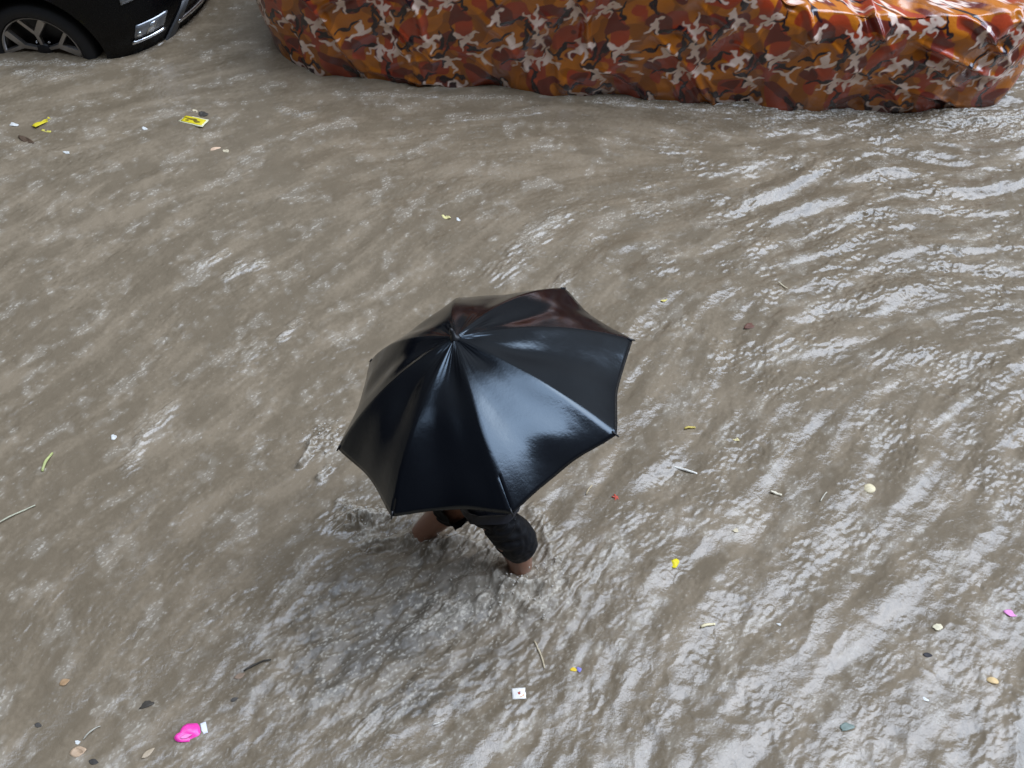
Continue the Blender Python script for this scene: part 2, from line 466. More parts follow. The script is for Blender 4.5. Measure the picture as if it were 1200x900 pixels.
def camo_tile(n=320):
    """printed cloth: ochre with rust blobs, dark twigs and pale pink splayed shapes; repeats every tile"""
    g = np.random.default_rng(5)
    u, v = np.meshgrid((np.arange(n) + .5) / n, (np.arange(n) + .5) / n)

    def tnoise(kc, bw, seed):
        q = np.random.default_rng(seed).standard_normal((n, n))
        f = np.fft.fftfreq(n) * n
        k = np.hypot(f[None, :], f[:, None]) + 1e-6
        o = np.fft.ifft2(np.fft.fft2(q) * np.exp(-.5 * (np.log(k / kc) / bw) ** 2)).real
        return o / o.std()
    C = np.empty((n, n, 3)); C[:] = (.54, .160, .011)
    a = tnoise(3.2, .45, 1); b_ = tnoise(3.6, .45, 2); c_ = tnoise(4.2, .35, 10)

    def over(mask, colr):
        C[:] = C * (1 - mask[..., None]) + np.array(colr) * mask[..., None]
    over(sst(c_, .35, .5), (.34, .095, .008))
    over(sst(a, .32, .45), (.42, .055, .018))
    over(sst(b_, .75, .9), (.17, .026, .016))

    wx_, wy_ = tnoise(9, .5, 3) * .009, tnoise(9, .5, 4) * .009

    def limb(p, q, r0, r1):
        m = np.zeros((n, n))
        for ox in (-1, 0, 1):
            for oy in (-1, 0, 1):
                P = np.array(p) + (ox, oy); D = np.array(q) - np.array(p)
                du, dv = u + wx_ - P[0], v + wy_ - P[1]
                t = np.clip((du * D[0] + dv * D[1]) / (D @ D), 0, 1)
                d = np.hypot(du - t * D[0], dv - t * D[1])
                m = np.maximum(m, sst(-(d - (r0 + (r1 - r0) * t)), -.003, .003))
        return m

    def splay(cx, cy, size, k, ang):
        m = np.zeros((n, n))
        for j in range(k):
            t = ang + 2 * math.pi * j / k + g.normal(0, .3)
            l = size * g.uniform(.65, 1.25)
            e = (cx + l * math.cos(t), cy + l * math.sin(t))
            m = np.maximum(m, limb((cx, cy), e, size * .20, size * g.uniform(.10, .22)))
            if g.uniform() < .55:
                t2 = t + g.choice([-1, 1]) * g.uniform(.6, 1.1)
                m = np.maximum(m, limb(e, (e[0] + .45 * l * math.cos(t2), e[1] + .45 * l * math.sin(t2)), size * .15, size * .08))
        return m
    spots = []
    for j in range(5):
        for i in range(4):
            spots.append(((i + .5 * (j % 2) + g.uniform(.2, .75)) / 4 % 1, (j + g.uniform(.25, .75)) / 5))
    for cx, cy in spots:                                         # dark first, a little beside the pale
        t = g.uniform(0, 6.28)
        over(splay((cx + .085 * math.cos(t)) % 1, (cy + .07 * math.sin(t)) % 1, .078, int(g.integers(2, 4)), g.uniform(0, 6.28)), (.022, .010, .016))
    for cx, cy in spots:
        if g.uniform() < .97:
            over(splay(cx, cy, .074, int(g.integers(3, 5)), g.uniform(0, 6.28)), (.92, .70, .58))
    return C.astype(np.float32)


def cover():
    Lh, Wh = 2.27, .90
    cx = .77; cy = line_y(cx) + Wh - .085
    # outline as a superellipse, sampled densely on the street side
    th_front = np.linspace(math.pi * .985, math.pi * 2.015, 6000)
    th_back = np.linspace(math.pi * 2.015, math.pi * 2.985, 200)[1:-1]
    n_ = 5.2

    def ol(th):
        c, s = np.cos(th), np.sin(th)
        return Lh * np.sign(c) * np.abs(c) ** (2 / n_), Wh * np.sign(s) * np.abs(s) ** (2 / n_)
    ox, oy = ol(th_front)
    arc = np.concatenate([[0], np.cumsum(np.hypot(np.diff(ox), np.diff(oy)))])
    nf = 1250
    tt = np.interp(np.linspace(0, arc[-1], nf), arc, th_front)
    th = np.concatenate([tt, th_back])
    ox, oy = ol(th)
    arc = np.concatenate([[0], np.cumsum(np.hypot(np.diff(ox), np.diff(oy)))])
    nu = len(th)
    nside, ntop = 190, 60
    zs = .94 - .325 * sst(ox, .2, 1.0) - .12 * sst(-ox, 1.2, 2.1)   # shoulder: high flank, low bonnet at the right
    roof = np.where(True, 1.16 - .45 * sst(ox, .25, 1.0) - .25 * sst(-ox, 1.3, 2.15), 0)
    P = np.zeros((nside + ntop, nu, 3)); V = np.zeros((nside + ntop, nu))
    for r in range(nside):
        t = r / (nside - 1)
        z = -.07 + (zs + .07) * t
        f = 1 - .055 * (1 - t) ** 2 - .05 * np.clip((t - .82) / .18, 0, 1) ** 2.2
        P[r, :, 0] = ox * (1 - (1 - f) * .55); P[r, :, 1] = oy * f; P[r, :, 2] = z
        V[r] = (zs + .07) * t
    for r in range(ntop):
        t = (r + 1) / ntop
        f = .95 * (1 - t)
        xx = ox * (1 - .05 * .55) * (1 - t) ** .9
        rf = 1.16 - .48 * sst(xx, .25, 1.0) - .25 * sst(-xx, 1.3, 2.15)
        P[nside + r, :, 0] = xx; P[nside + r, :, 1] = oy * f
        k = sst(np.array(t), 0, .5)
        P[nside + r, :, 2] = zs * (1 - k) + rf * k + .0 * t
        V[nside + r] = zs + .07 + t * Wh
    U = np.broadcast_to(arc, V.shape)
    # normals (for wrinkle displacement)
    gu = np.gradient(P, axis=1); gv = np.gradient(P, axis=0)
    Nn = np.cross(gu, gv); Nn /= np.linalg.norm(Nn, axis=2, keepdims=True) + 1e-9
    # soft billows + crisp drape folds given as (x, z) lines on the flank
    disp = np.zeros_like(V)
    fu = U[0]
    SU = [(np.random.default_rng(40 + i).uniform(0, 9, 3)) for i in range(14)]
    for i, (p0, p1, p2) in enumerate(SU):
        lam = .75 / (1 + .38 * i); an = R(-40 + 12 * math.sin(i * 2.3)) + (p0 - 4.5) * .05
        disp += .011 / (1 + .45 * i) * np.sin(2 * math.pi * (U * math.cos(an) + V * math.sin(an)) / lam + p1 + 1.3 * np.sin(U * 2.1 + V * 3.3 + p2))
    wx = ox * EX[0] + oy * EY[0] + cx                                  # world x of each column
    WXg = P[..., 0] * EX[0] + P[..., 1] * EY[0] + cx; Zg = P[..., 2]
    folds = [((355, -10), (432, 84), .020, .022), ((478, -8), (505, 40), .012, .018), ((560, 5), (640, 102), .007, .02), ((676, -12), (694, 52), .016, .014),
             ((770, 35), (842, 116), .013, .018), ((700, 70), (770, 112), .008, .016), ((925, -12), (960, 40), .014, .02), ((1000, -6), (1040, 36), .020, .014),
             ((1078, 44), (1172, 94), .020, .018), ((880, 20), (905, 100), .008, .022), ((430, 80), (600, 108), .008, .016), ((1060, 100), (1130, 126), .012, .016),
             ((330, 20), (372, 86), .012, .022), ((1130, 20), (1185, 66), .016, .016), ((640, 30), (668, 100), .007, .02), ((820, -5), (838, 45), .01, .018)]
    gf = np.random.default_rng(8)
    for _ in range(46):
        fx_, fy_ = gf.uniform(320, 1190), gf.uniform(-5, 100); ln_ = gf.uniform(25, 75); an_ = gf.uniform(R(15), R(75)) * (1 if gf.uniform() < .8 else -1)
        folds.append(((fx_, fy_), (fx_ + ln_ * math.cos(an_), fy_ + ln_ * math.sin(an_)), gf.uniform(.003, .008), gf.uniform(.009, .018)))
    for a, b_, am, wd in folds:
        x0, z0 = to_side(*a); x1, z1 = to_side(*b_)
        dx, dz = x1 - x0, z1 - z0; ll = math.hypot(dx, dz)
        t = ((WXg - x0) * dx + (Zg - z0) * dz) / ll ** 2
        d = ((WXg - x0) * dz - (Zg - z0) * dx) / ll + .02 * np.sin(t * 5)
        e = sst(t, -.15, .15) * sst(-t, -1.15, -.75)
        front = (oy < 0)[None, :]
        disp += front * e * am * 1.5 * (np.exp(-(d / wd) ** 2) - .55 * np.exp(-((d - 2.1 * wd) / (1.5 * wd)) ** 2))
    # rippled hem
    disp += .030 * np.sin(U * 5.3 + 2 * np.sin(U * 2.3)) * np.exp(-V / .14) + .008 * np.sin(U * 23 + 3 * np.sin(U * 5)) * np.exp(-V / .05)
    P = P - 0 * Nn
    sgn = np.sign((Nn[..., 0] * P[..., 0] + Nn[..., 1] * P[..., 1] + Nn[..., 2] * .3).mean())
    P = P + Nn * (disp * sgn * (1 - sst(V - V[nside - 1], .3, .8)))[..., None]
    # a slack sag line where the cloth bridges the bonnet edge at the right
    W = np.empty_like(P)
    W[..., 0] = P[..., 0] * EX[0] + P[..., 1] * EY[0] + cx
    W[..., 1] = P[..., 0] * EX[1] + P[..., 1] * EY[1] + cy
    W[..., 2] = P[..., 2]
    me = grid_mesh('rain_cover', W - np.array([cx, cy, 0]), closed_u=True)
    # print
    tile = camo_tile(); n = tile.shape[0]; T = .86
    uu = (U / T + .05 * np.sin(V * 6)) % 1 * n; vv = (V / T) % 1 * n
    i0 = np.floor(uu - .5).astype(int); j0 = np.floor(vv - .5).astype(int)
    fx = (uu - .5 - i0)[..., None]; fy = (vv - .5 - j0)[..., None]
    s = lambda j, i: tile[j % n, i % n]
    Cc = (s(j0, i0) * (1 - fx) + s(j0, i0 + 1) * fx) * (1 - fy) + (s(j0 + 1, i0) * (1 - fx) + s(j0 + 1, i0 + 1) * fx) * fy
    # mud-soaked band along the hem
    soak = np.exp(-np.clip(Zg, 0, 9) / .07)[..., None] * .4
    Cc = Cc * (1 - soak) + np.array((.07, .035, .02)) * soak
    ca = me.attributes.new('print', 'FLOAT_COLOR', 'POINT')
    ca.data.foreach_set('color', np.concatenate([Cc, np.ones(Cc.shape[:2] + (1,))], -1).astype(np.float32).ravel())
    m, nt, b = mat_new('printed_vinyl')
    N, L = nt.nodes, nt.links
    A = N.new('ShaderNodeAttribute'); A.attribute_name = 'print'
    tc = N.new('ShaderNodeTexCoord'); nn = N.new('ShaderNodeTexNoise'); nn.inputs['Scale'].default_value = 26; nn.inputs['Detail'].default_value = 5
    L.new(tc.outputs['Object'], nn.inputs['Vector'])
    L.new(A.outputs['Color'], b.inputs['Base Color'])
    mr = N.new('ShaderNodeMapRange'); mr.inputs['To Min'].default_value = .10; mr.inputs['To Max'].default_value = .30
    L.new(nn.outputs['Fac'], mr.inputs['Value']); L.new(mr.outputs['Result'], b.inputs['Roughness'])
    setp(b, IOR=1.5, Coat_Weight=.6, Coat_Roughness=.1)
    bp = N.new('ShaderNodeBump'); bp.inputs['Strength'].default_value = .35; bp.inputs['Distance'].default_value = .012
    L.new(nn.outputs['Fac'], bp.inputs['Height']); L.new(bp.outputs['Normal'], b.inputs['Normal'])
    root = thing('covered_car', 'parked car hidden under an orange camouflage printed waterproof cover', 'covered car', (cx, cy, 0))
    link('rain_cover', me, m, root)
    # what little stands under the cloth: four tyres on the road
    tb = simple('cover_tyre_rubber', (.02, .02, .02), .7)
    for sx in (-1.28, 1.25):
        for sy in (-.62, .62):
            q = EX * sx + EY * sy
            bm = bmesh.new()
            prof = [(.20, -.09), (.30, -.10), (.325, -.06), (.33, 0), (.325, .06), (.30, .10), (.20, .09)]
            rings = []
            for k in range(28):
                a = 2 * math.pi * k / 28
                rings.append([bm.verts.new((q[0] + EX[0] * r * math.cos(a) + EY[0] * w, q[1] + EX[1] * r * math.cos(a) + EY[1] * w, ROAD_Z + .33 + r * math.sin(a))) for r, w in prof])
            for k in range(28):
                r0, r1 = rings[k], rings[(k + 1) % 28]
                for j in range(len(prof)):
                    bm.faces.new((r0[j], r0[(j + 1) % len(prof)], r1[(j + 1) % len(prof)], r1[j]))
            from_bm('tyre', bm, tb, root)


cover()

# ------------------------------------------------------------------ the black car at the far left
def black_car():
    WX, WY, WZ, WR = -2.79, 5.585, .012, .335       # front wheel hub on the street side
    paint = simple('black_car_paint', (.0025, .0028, .0034), .28, .1, 60, ior=1.30, coat=.08)
    plastic = simple('black_bumper_plastic', (.004, .004, .0045), .6, .3, 120, bump=.1, ior=1.3)
    grey = simple('grey_trim_plastic', (.075, .078, .082), .42, .2, 80)
    chrome = simple('silver_trim', (.62, .63, .65), .22, .12, 60, metal=1)
    rubber = simple('tyre_rubber', (.014, .014, .015), .62, .3, 140, bump=.2)
    alloy = simple('machined_alloy', (.42, .40, .385), .33, .15, 90, metal=.85)
    dark_alloy = simple('dark_wheel_paint', (.012, .012, .014), .4)
    glass = simple('dark_car_glass', (.01, .012, .014), .06, .1, 10, ior=1.5)
    lens = simple('clear_lamp_lens', (.20, .215, .235), .12, .75, 16, ior=1.55, metal=.45, coat=.6)
    root = thing('black_car', 'black car with split spoke alloy wheel and fog lamp, parked hub deep in the flood', 'car', (WX, WY, 0), YAW)
    # plan outline of the nose (X forward from the hub, Y inward from the flank), half; mirrored about Y=.87
    nose = [(-3.55, .30), (-3.45, .12), (-3.1, .02), (-2.4, 0), (-1.2, 0), (0, 0), (.30, .006), (.44, .04), (.56, .115), (.64, .21), (.70, .32), (.755, .48), (.79, .68), (.80, .87)]

    def outline(n=220):
        p = np.array(nose); q = p[::-1].copy(); q[:, 1] = 1.74 - q[:, 1]
        a = np.concatenate([p, q[1:]])
        d = np.concatenate([[0], np.cumsum(np.hypot(*np.diff(a, axis=0).T))])
        # smooth
        t = np.linspace(0, d[-1], n)
        x = np.interp(t, d, a[:, 0]); y = np.interp(t, d, a[:, 1])
        k = np.ones(7) / 7
        xs_ = np.convolve(np.pad(x, 3, mode='edge'), k, 'valid'); ys_ = np.convolve(np.pad(y, 3, mode='edge'), k, 'valid')
        return xs_, ys_
    ox, oy = outline()
    # body shell from sill to belt, bulging at bumper height; loft of shrunken outlines, then bonnet / belt deck
    cxm, cym = -1.35, .87

    def ring(z):
        # horizontal growth of the outline with height (a nose that leans out to the bumper and back to the bonnet)
        b = .010 + .035 * math.exp(-((z - .20) / .16) ** 2) - .10 * max(0, z - .30) ** 1.3
        sx = 1 + b * .9; sy = 1 + b * .55
        fx = np.where(ox > 0, ox * (1 + 2.0 * b), ox * (1 + .4 * b))
        return fx, cym + (oy - cym) * sy
    zs = [-.17, -.14, -.08, -.02, .04, .10, .16, .22, .28, .34, .40, .46, .52, .58]
    rings = []
    for z in zs:
        fx, fy = ring(z); rings.append(np.stack([fx, fy, np.full_like(fx, z)], -1))
    fx, fy = ring(.58)
    for k, (f, dz) in enumerate(((.97, .035), (.90, .065), (.75, .085), (.5, .10), (.2, .105), (.02, .105))):
        rings.append(np.stack([cxm + (fx - cxm) * (1 - (1 - f) * .8), cym + (fy - cym) * f, np.full_like(fx, .58 + dz)], -1))
    me = grid_mesh('body', np.array(rings), closed_u=True)
    body = link('body', me, paint, root)
    # wheel openings
    cut_me = []
    cbm = bmesh.new()
    for x in (0, -2.55):
        for y0, y1 in ((-.3, .30), (1.44, 2.04)):
            a = [cbm.verts.new((x + .392 * math.cos(t), y0, WZ + .02 + .392 * math.sin(t))) for t in np.linspace(0, 2 * math.pi, 48, endpoint=False)]
            b = [cbm.verts.new((v.co.x, y1, v.co.z)) for v in a]
            for k in range(48): cbm.faces.new((a[k], a[(k + 1) % 48], b[(k + 1) % 48], b[k]))
            cbm.faces.new(a[::-1]); cbm.faces.new(b)
    bmesh.ops.recalc_face_normals(cbm, faces=cbm.faces)
    cme = bpy.data.meshes.new('cutter'); cbm.to_mesh(cme); cbm.free()
    cut = bpy.data.objects.new('cutter', cme); col.objects.link(cut); cut.parent = root
    # close the underside so the boolean has a solid
    bb = bmesh.new(); bb.from_mesh(me)
    bmesh.ops.holes_fill(bb, edges=[e for e in bb.edges if e.is_boundary], sides=0)
    bmesh.ops.recalc_face_normals(bb, faces=bb.faces)
    bb.to_mesh(me); bb.free()
    md = body.modifiers.new('arches', 'BOOLEAN'); md.object = cut; md.operation = 'DIFFERENCE'; md.solver = 'EXACT'
    dg = bpy.context.evaluated_depsgraph_get()
    new = bpy.data.meshes.new_from_object(body.evaluated_get(dg))
    body.modifiers.clear(); body.data = new; new.name = 'body'
    bpy.data.objects.remove(cut)
    for p in new.polygons: p.use_smooth = True
    es = body.modifiers.new('edge', 'EDGE_SPLIT'); es.split_angle = R(35)
    # arch lips
    for x in (0, -2.55):
        for y in (.004, 1.736):
            bm = bmesh.new()
            tube_bm(bm, [(x + .40 * math.cos(t), y + (1 if y < .5 else -1) * max(0, .40 * math.cos(t) - .18) * .16 * (x == 0), WZ + .02 + .40 * math.sin(t)) for t in np.linspace(R(-34), R(214), 40)], .010, 8)
            from_bm('arch_trim', bm, plastic, root)
    # cabin
    prof = [(-3.25, .60), (-2.95, 1.02), (-1.9, 1.20), (-1.1, 1.19), (-.15, .66)]
    bm = bmesh.new()
    secs = []
    for t in np.linspace(0, 1, 26):
        x = np.interp(t, np.linspace(0, 1, 5), [p[0] for p in prof]); z = np.interp(t, np.linspace(0, 1, 5), [p[1] for p in prof])
        inset = .06 + .22 * (z - .6)
        secs.append([bm.verts.new(q) for q in ((x, .03, .60), (x, inset, z - .05), (x, inset + .07, z), (x, 1.74 - inset - .07, z), (x, 1.74 - inset, z - .05), (x, 1.71, .60))])
    for a, b in zip(secs, secs[1:]):
        for k in range(5): bm.faces.new((a[k], a[k + 1], b[k + 1], b[k]))
    from_bm('cabin', bm, paint, root)
    def side_win(y0, s, xa, xb, xc, xd):
        bm = bmesh.new()
        yi = lambda z: y0 + s * (.03 + (.06 + .22 * .55 - .03) * (z - .60) / .55 - .012)
        vs = [bm.verts.new((x, yi(z), z)) for x, z in ((xa, .66), (xb, .66), (xc, 1.06), (xd, 1.06))]
        bm.faces.new(vs)
        from_bm('window', bm, glass, root, False)
    for y0, s in ((0, 1), (1.74, -1)):
        side_win(y0, s, -1.62, -.45, -1.08, -1.62); side_win(y0, s, -2.75, -1.70, -1.70, -2.60)
    bm = bmesh.new()
    vs = [bm.verts.new(p) for p in ((-.20, .22, .70), (-.20, 1.52, .70), (-1.02, 1.40, 1.175), (-1.02, .34, 1.175))]
    for v in vs: v.co += Vector((.02, 0, .02))
    bm.faces.new(vs); from_bm('windscreen', bm, glass, root, False)
    # ---- wheels
    def wheel(x, y, s, spin):
        wroot = bpy.data.objects.new('wheel', None); col.objects.link(wroot); wroot.parent = root
        wroot.location = (x, y, WZ); wroot.rotation_euler = (0, spin, 0)
        if s < 0: wroot.rotation_euler = (0, 0, math.pi)
        bm = bmesh.new()
        prof = [(.236, .03), (.250, .006), (.275, -.004), (.300, .000), (.322, .014), (.332, .035), (.335, .07), (.335, .15), (.325, .19), (.25, .205), (.225, .19), (.225, .05)]
        n = 72; rr = []
        for k in range(n):
            a = 2 * math.pi * k / n
            rr.append([bm.verts.new((r * math.cos(a), w, r * math.sin(a))) for r, w in prof])
        for k in range(n):
            for j in range(len(prof)):
                bm.faces.new((rr[k][j], rr[k][(j + 1) % len(prof)], rr[(k + 1) % n][(j + 1) % len(prof)], rr[(k + 1) % n][j]))
        from_bm('tyre', bm, rubber, wroot)
        # rim lip and barrel
        bm = bmesh.new(); rr = []
        prof2 = [(.226, .030), (.233, .014), (.238, .012), (.240, .022), (.236, .04), (.222, .05), (.215, .17), (.219, .17)]
        for k in range(n):
            a = 2 * math.pi * k / n
            rr.append([bm.verts.new((r * math.cos(a), w, r * math.sin(a))) for r, w in prof2])
        for k in range(n):
            for j in range(len(prof2) - 1):
                bm.faces.new((rr[k][j], rr[k][j + 1], rr[(k + 1) % n][j + 1], rr[(k + 1) % n][j]))
        rim = from_bm('rim', bm, alloy, wroot)
        # dark disc behind the spokes
        bm = bmesh.new(); c = bm.verts.new((0, .10, 0)); ring_ = [bm.verts.new((.222 * math.cos(t), .085, .222 * math.sin(t))) for t in np.linspace(0, 2 * math.pi, 48, endpoint=False)]
        for k in range(48): bm.faces.new((c, ring_[k], ring_[(k + 1) % 48]))
        from_bm('wheel_back', bm, dark_alloy, wroot)
        def bar(bm, p, q, w0, w1, d0, d1, th=.022):
            P, Q = Vector((p[0], 0, p[1])), Vector((q[0], 0, q[1])); t = (Q - P).normalized(); nn = Vector((-t.z, 0, t.x))
            v = []
            for (c_, w, d) in ((P, w0, d0), (Q, w1, d1)):
                for sg in (-1, 1):
                    for dd in (0, th):
                        v.append(bm.verts.new(c_ + nn * w * sg * (1 + .25 * (dd > 0)) + Vector((0, d + dd, 0))))
            a, b, c2, d2, e, f, g2, h2 = v
            for fc in ((a, c2, g2, e), (b, f, h2, d2), (a, e, f, b), (c2, d2, h2, g2), (a, b, d2, c2), (e, g2, h2, f)): bm.faces.new(fc)
        for k in range(5):
            a = math.pi / 2 + 2 * math.pi * k / 5 + R(4)
            pol = lambda r, t: (r * math.cos(t), r * math.sin(t))
            bm = bmesh.new()
            bar(bm, pol(.040, a), pol(.125, a), .0085, .012, .040, .030)
            bar(bm, pol(.118, a), pol(.229, a - R(20)), .016, .021, .030, .018)
            bar(bm, pol(.118, a), pol(.229, a + R(17)), .011, .010, .031, .018)
            from_bm('spoke', bm, alloy, wroot, False)
        bm = bmesh.new()
        tube_bm(bm, [(0, .09, 0), (0, .042, 0), (0, .034, 0)], [.048, .046, .030], 24)
        from_bm('hub_cap', bm, dark_alloy, wroot)
        for k in range(5):
            t = math.pi / 2 + 2 * math.pi * (k + .5) / 5
            bm = bmesh.new(); tube_bm(bm, [(.062 * math.cos(t), .085, .062 * math.sin(t)), (.062 * math.cos(t), .050, .062 * math.sin(t))], .008, 8)
            from_bm('wheel_bolt', bm, chrome, wroot)
        return wroot
    wheel(0, .012, 1, R(0)); wheel(-2.55, .012, 1, R(20)); wheel(0, 1.728, -1, 0); wheel(-2.55, 1.728, -1, 0)
    # ---- nose details wrap on the outline: place by distance along it
    def surf(s, z, off):
        """point on the shell, s metres along the outline from the hub towards the nose"""
        fx, fy = ring(z)
        i0 = int(np.argmin(np.abs(ox) + (oy > .5) * 9))
        d = np.concatenate([[0], np.cumsum(np.hypot(np.diff(fx[i0:]), np.diff(fy[i0:])))])
        x = np.interp(s, d, fx[i0:]); y = np.interp(s, d, fy[i0:])
        x1 = np.interp(s + .03, d, fx[i0:]); y1 = np.interp(s + .03, d, fy[i0:]); x2 = np.interp(s - .03, d, fx[i0:]); y2 = np.interp(s - .03, d, fy[i0:])
        t = Vector((x1 - x2, y1 - y2, 0)).normalized(); nrm = Vector((t.y, -t.x, 0))
        return Vector((x, y, z)) + nrm * off
    global CAR_SURF
    CAR_SURF = (surf, root)

    def patch(name, quad, mat, off=.008, thick=.012, nu=14, nv=5, parent=root, smooth=True):
        """quad: four (s, z) corners, bottom-left, bottom-right, top-right, top-left"""
        bm = bmesh.new(); F = []; B = []
        for j in range(nv):
            v = j / (nv - 1); rf = []; rb = []
            for i in range(nu):
                u = i / (nu - 1)
                s = (quad[0][0] * (1 - u) + quad[1][0] * u) * (1 - v) + (quad[3][0] * (1 - u) + quad[2][0] * u) * v
                z = (quad[0][1] * (1 - u) + quad[1][1] * u) * (1 - v) + (quad[3][1] * (1 - u) + quad[2][1] * u) * v
                rf.append(bm.verts.new(surf(s, z, off))); rb.append(bm.verts.new(surf(s, z, off - thick)))
            F.append(rf); B.append(rb)
        for j in range(nv - 1):
            for i in range(nu - 1):
                bm.faces.new((F[j][i], F[j][i + 1], F[j + 1][i + 1], F[j + 1][i]))
        per = [(0, i) for i in range(nu)] + [(j, nu - 1) for j in range(1, nv)] + [(nv - 1, i) for i in range(nu - 2, -1, -1)] + [(j, 0) for j in range(nv - 2, 0, -1)]
        for a, b in zip(per, per[1:] + per[:1]):
            bm.faces.new((F[a[0]][a[1]], B[a[0]][a[1]], B[b[0]][b[1]], F[b[0]][b[1]]))
        o = from_bm(name, bm, mat, parent, smooth)
        return o
    return root, patch, surf, dict(paint=paint, plastic=plastic, grey=grey, chrome=chrome, lens=lens)


CAR, car_patch, car_surf, CM = black_car()

fog = car_patch('fog_lamp', [(.596, .108), (.788, .118), (.842, .200), (.628, .192)], CM['lens'], .010, .02)
bm = bmesh.new()
for quad in (((.612, .116), (.640, .117), (.650, .150), (.622, .148)), ((.668, .120), (.716, .124), (.768, .186), (.712, .178))):
    vs = [bm.verts.new(car_surf(q[0], q[1], .0145)) for q in quad] + [bm.verts.new(car_surf(q[0], q[1], .006)) for q in quad]
    bm.faces.new(vs[:4])
    for k in range(4): bm.faces.new((vs[k], vs[(k + 1) % 4], vs[4 + (k + 1) % 4], vs[4 + k]))
from_bm('reflector', bm, simple('lamp_reflector', (.72, .76, .80), .18, .1, 40, metal=.9), fog)
car_patch('lamp_trim', [(.574, .080), (.790, .093), (.792, .105), (.578, .092)], CM['chrome'], .018, .03)
car_patch('headlight', [(.575, .335), (.80, .352), (.84, .45), (.58, .43)], CM['lens'], .008, .02)
car_patch('bumper_lip', [(.700, -.06), (.775, -.06), (1.030, .185), (.975, .185)], CM['grey'], .016, .03)
car_patch('skid_strip', [(.885, .076), (1.16, .056), (1.16, .074), (.895, .092)], CM['chrome'], .022, .03)
car_patch('skid_strip', [(1.16, .056), (1.34, .085), (1.34, .115), (1.16, .074)], CM['grey'], .022, .03)
car_patch('grille', [(1.05, .14), (2.05, .14), (2.05, .30), (1.05, .30)], CM['plastic'], .006, .02)

# ------------------------------------------------------------------ umbrella
UC = Vector((-.094, 2.22, 1.10)); UA = Vector((-.3235, .1035, 1)).normalized(); UR, UHT, UROLL = .52, .275, 1.794
UU = Vector((0, 1, 0)).cross(UA).normalized(); UV = UA.cross(UU)


def uloc(x, y, z): return Vector((x, y, z))


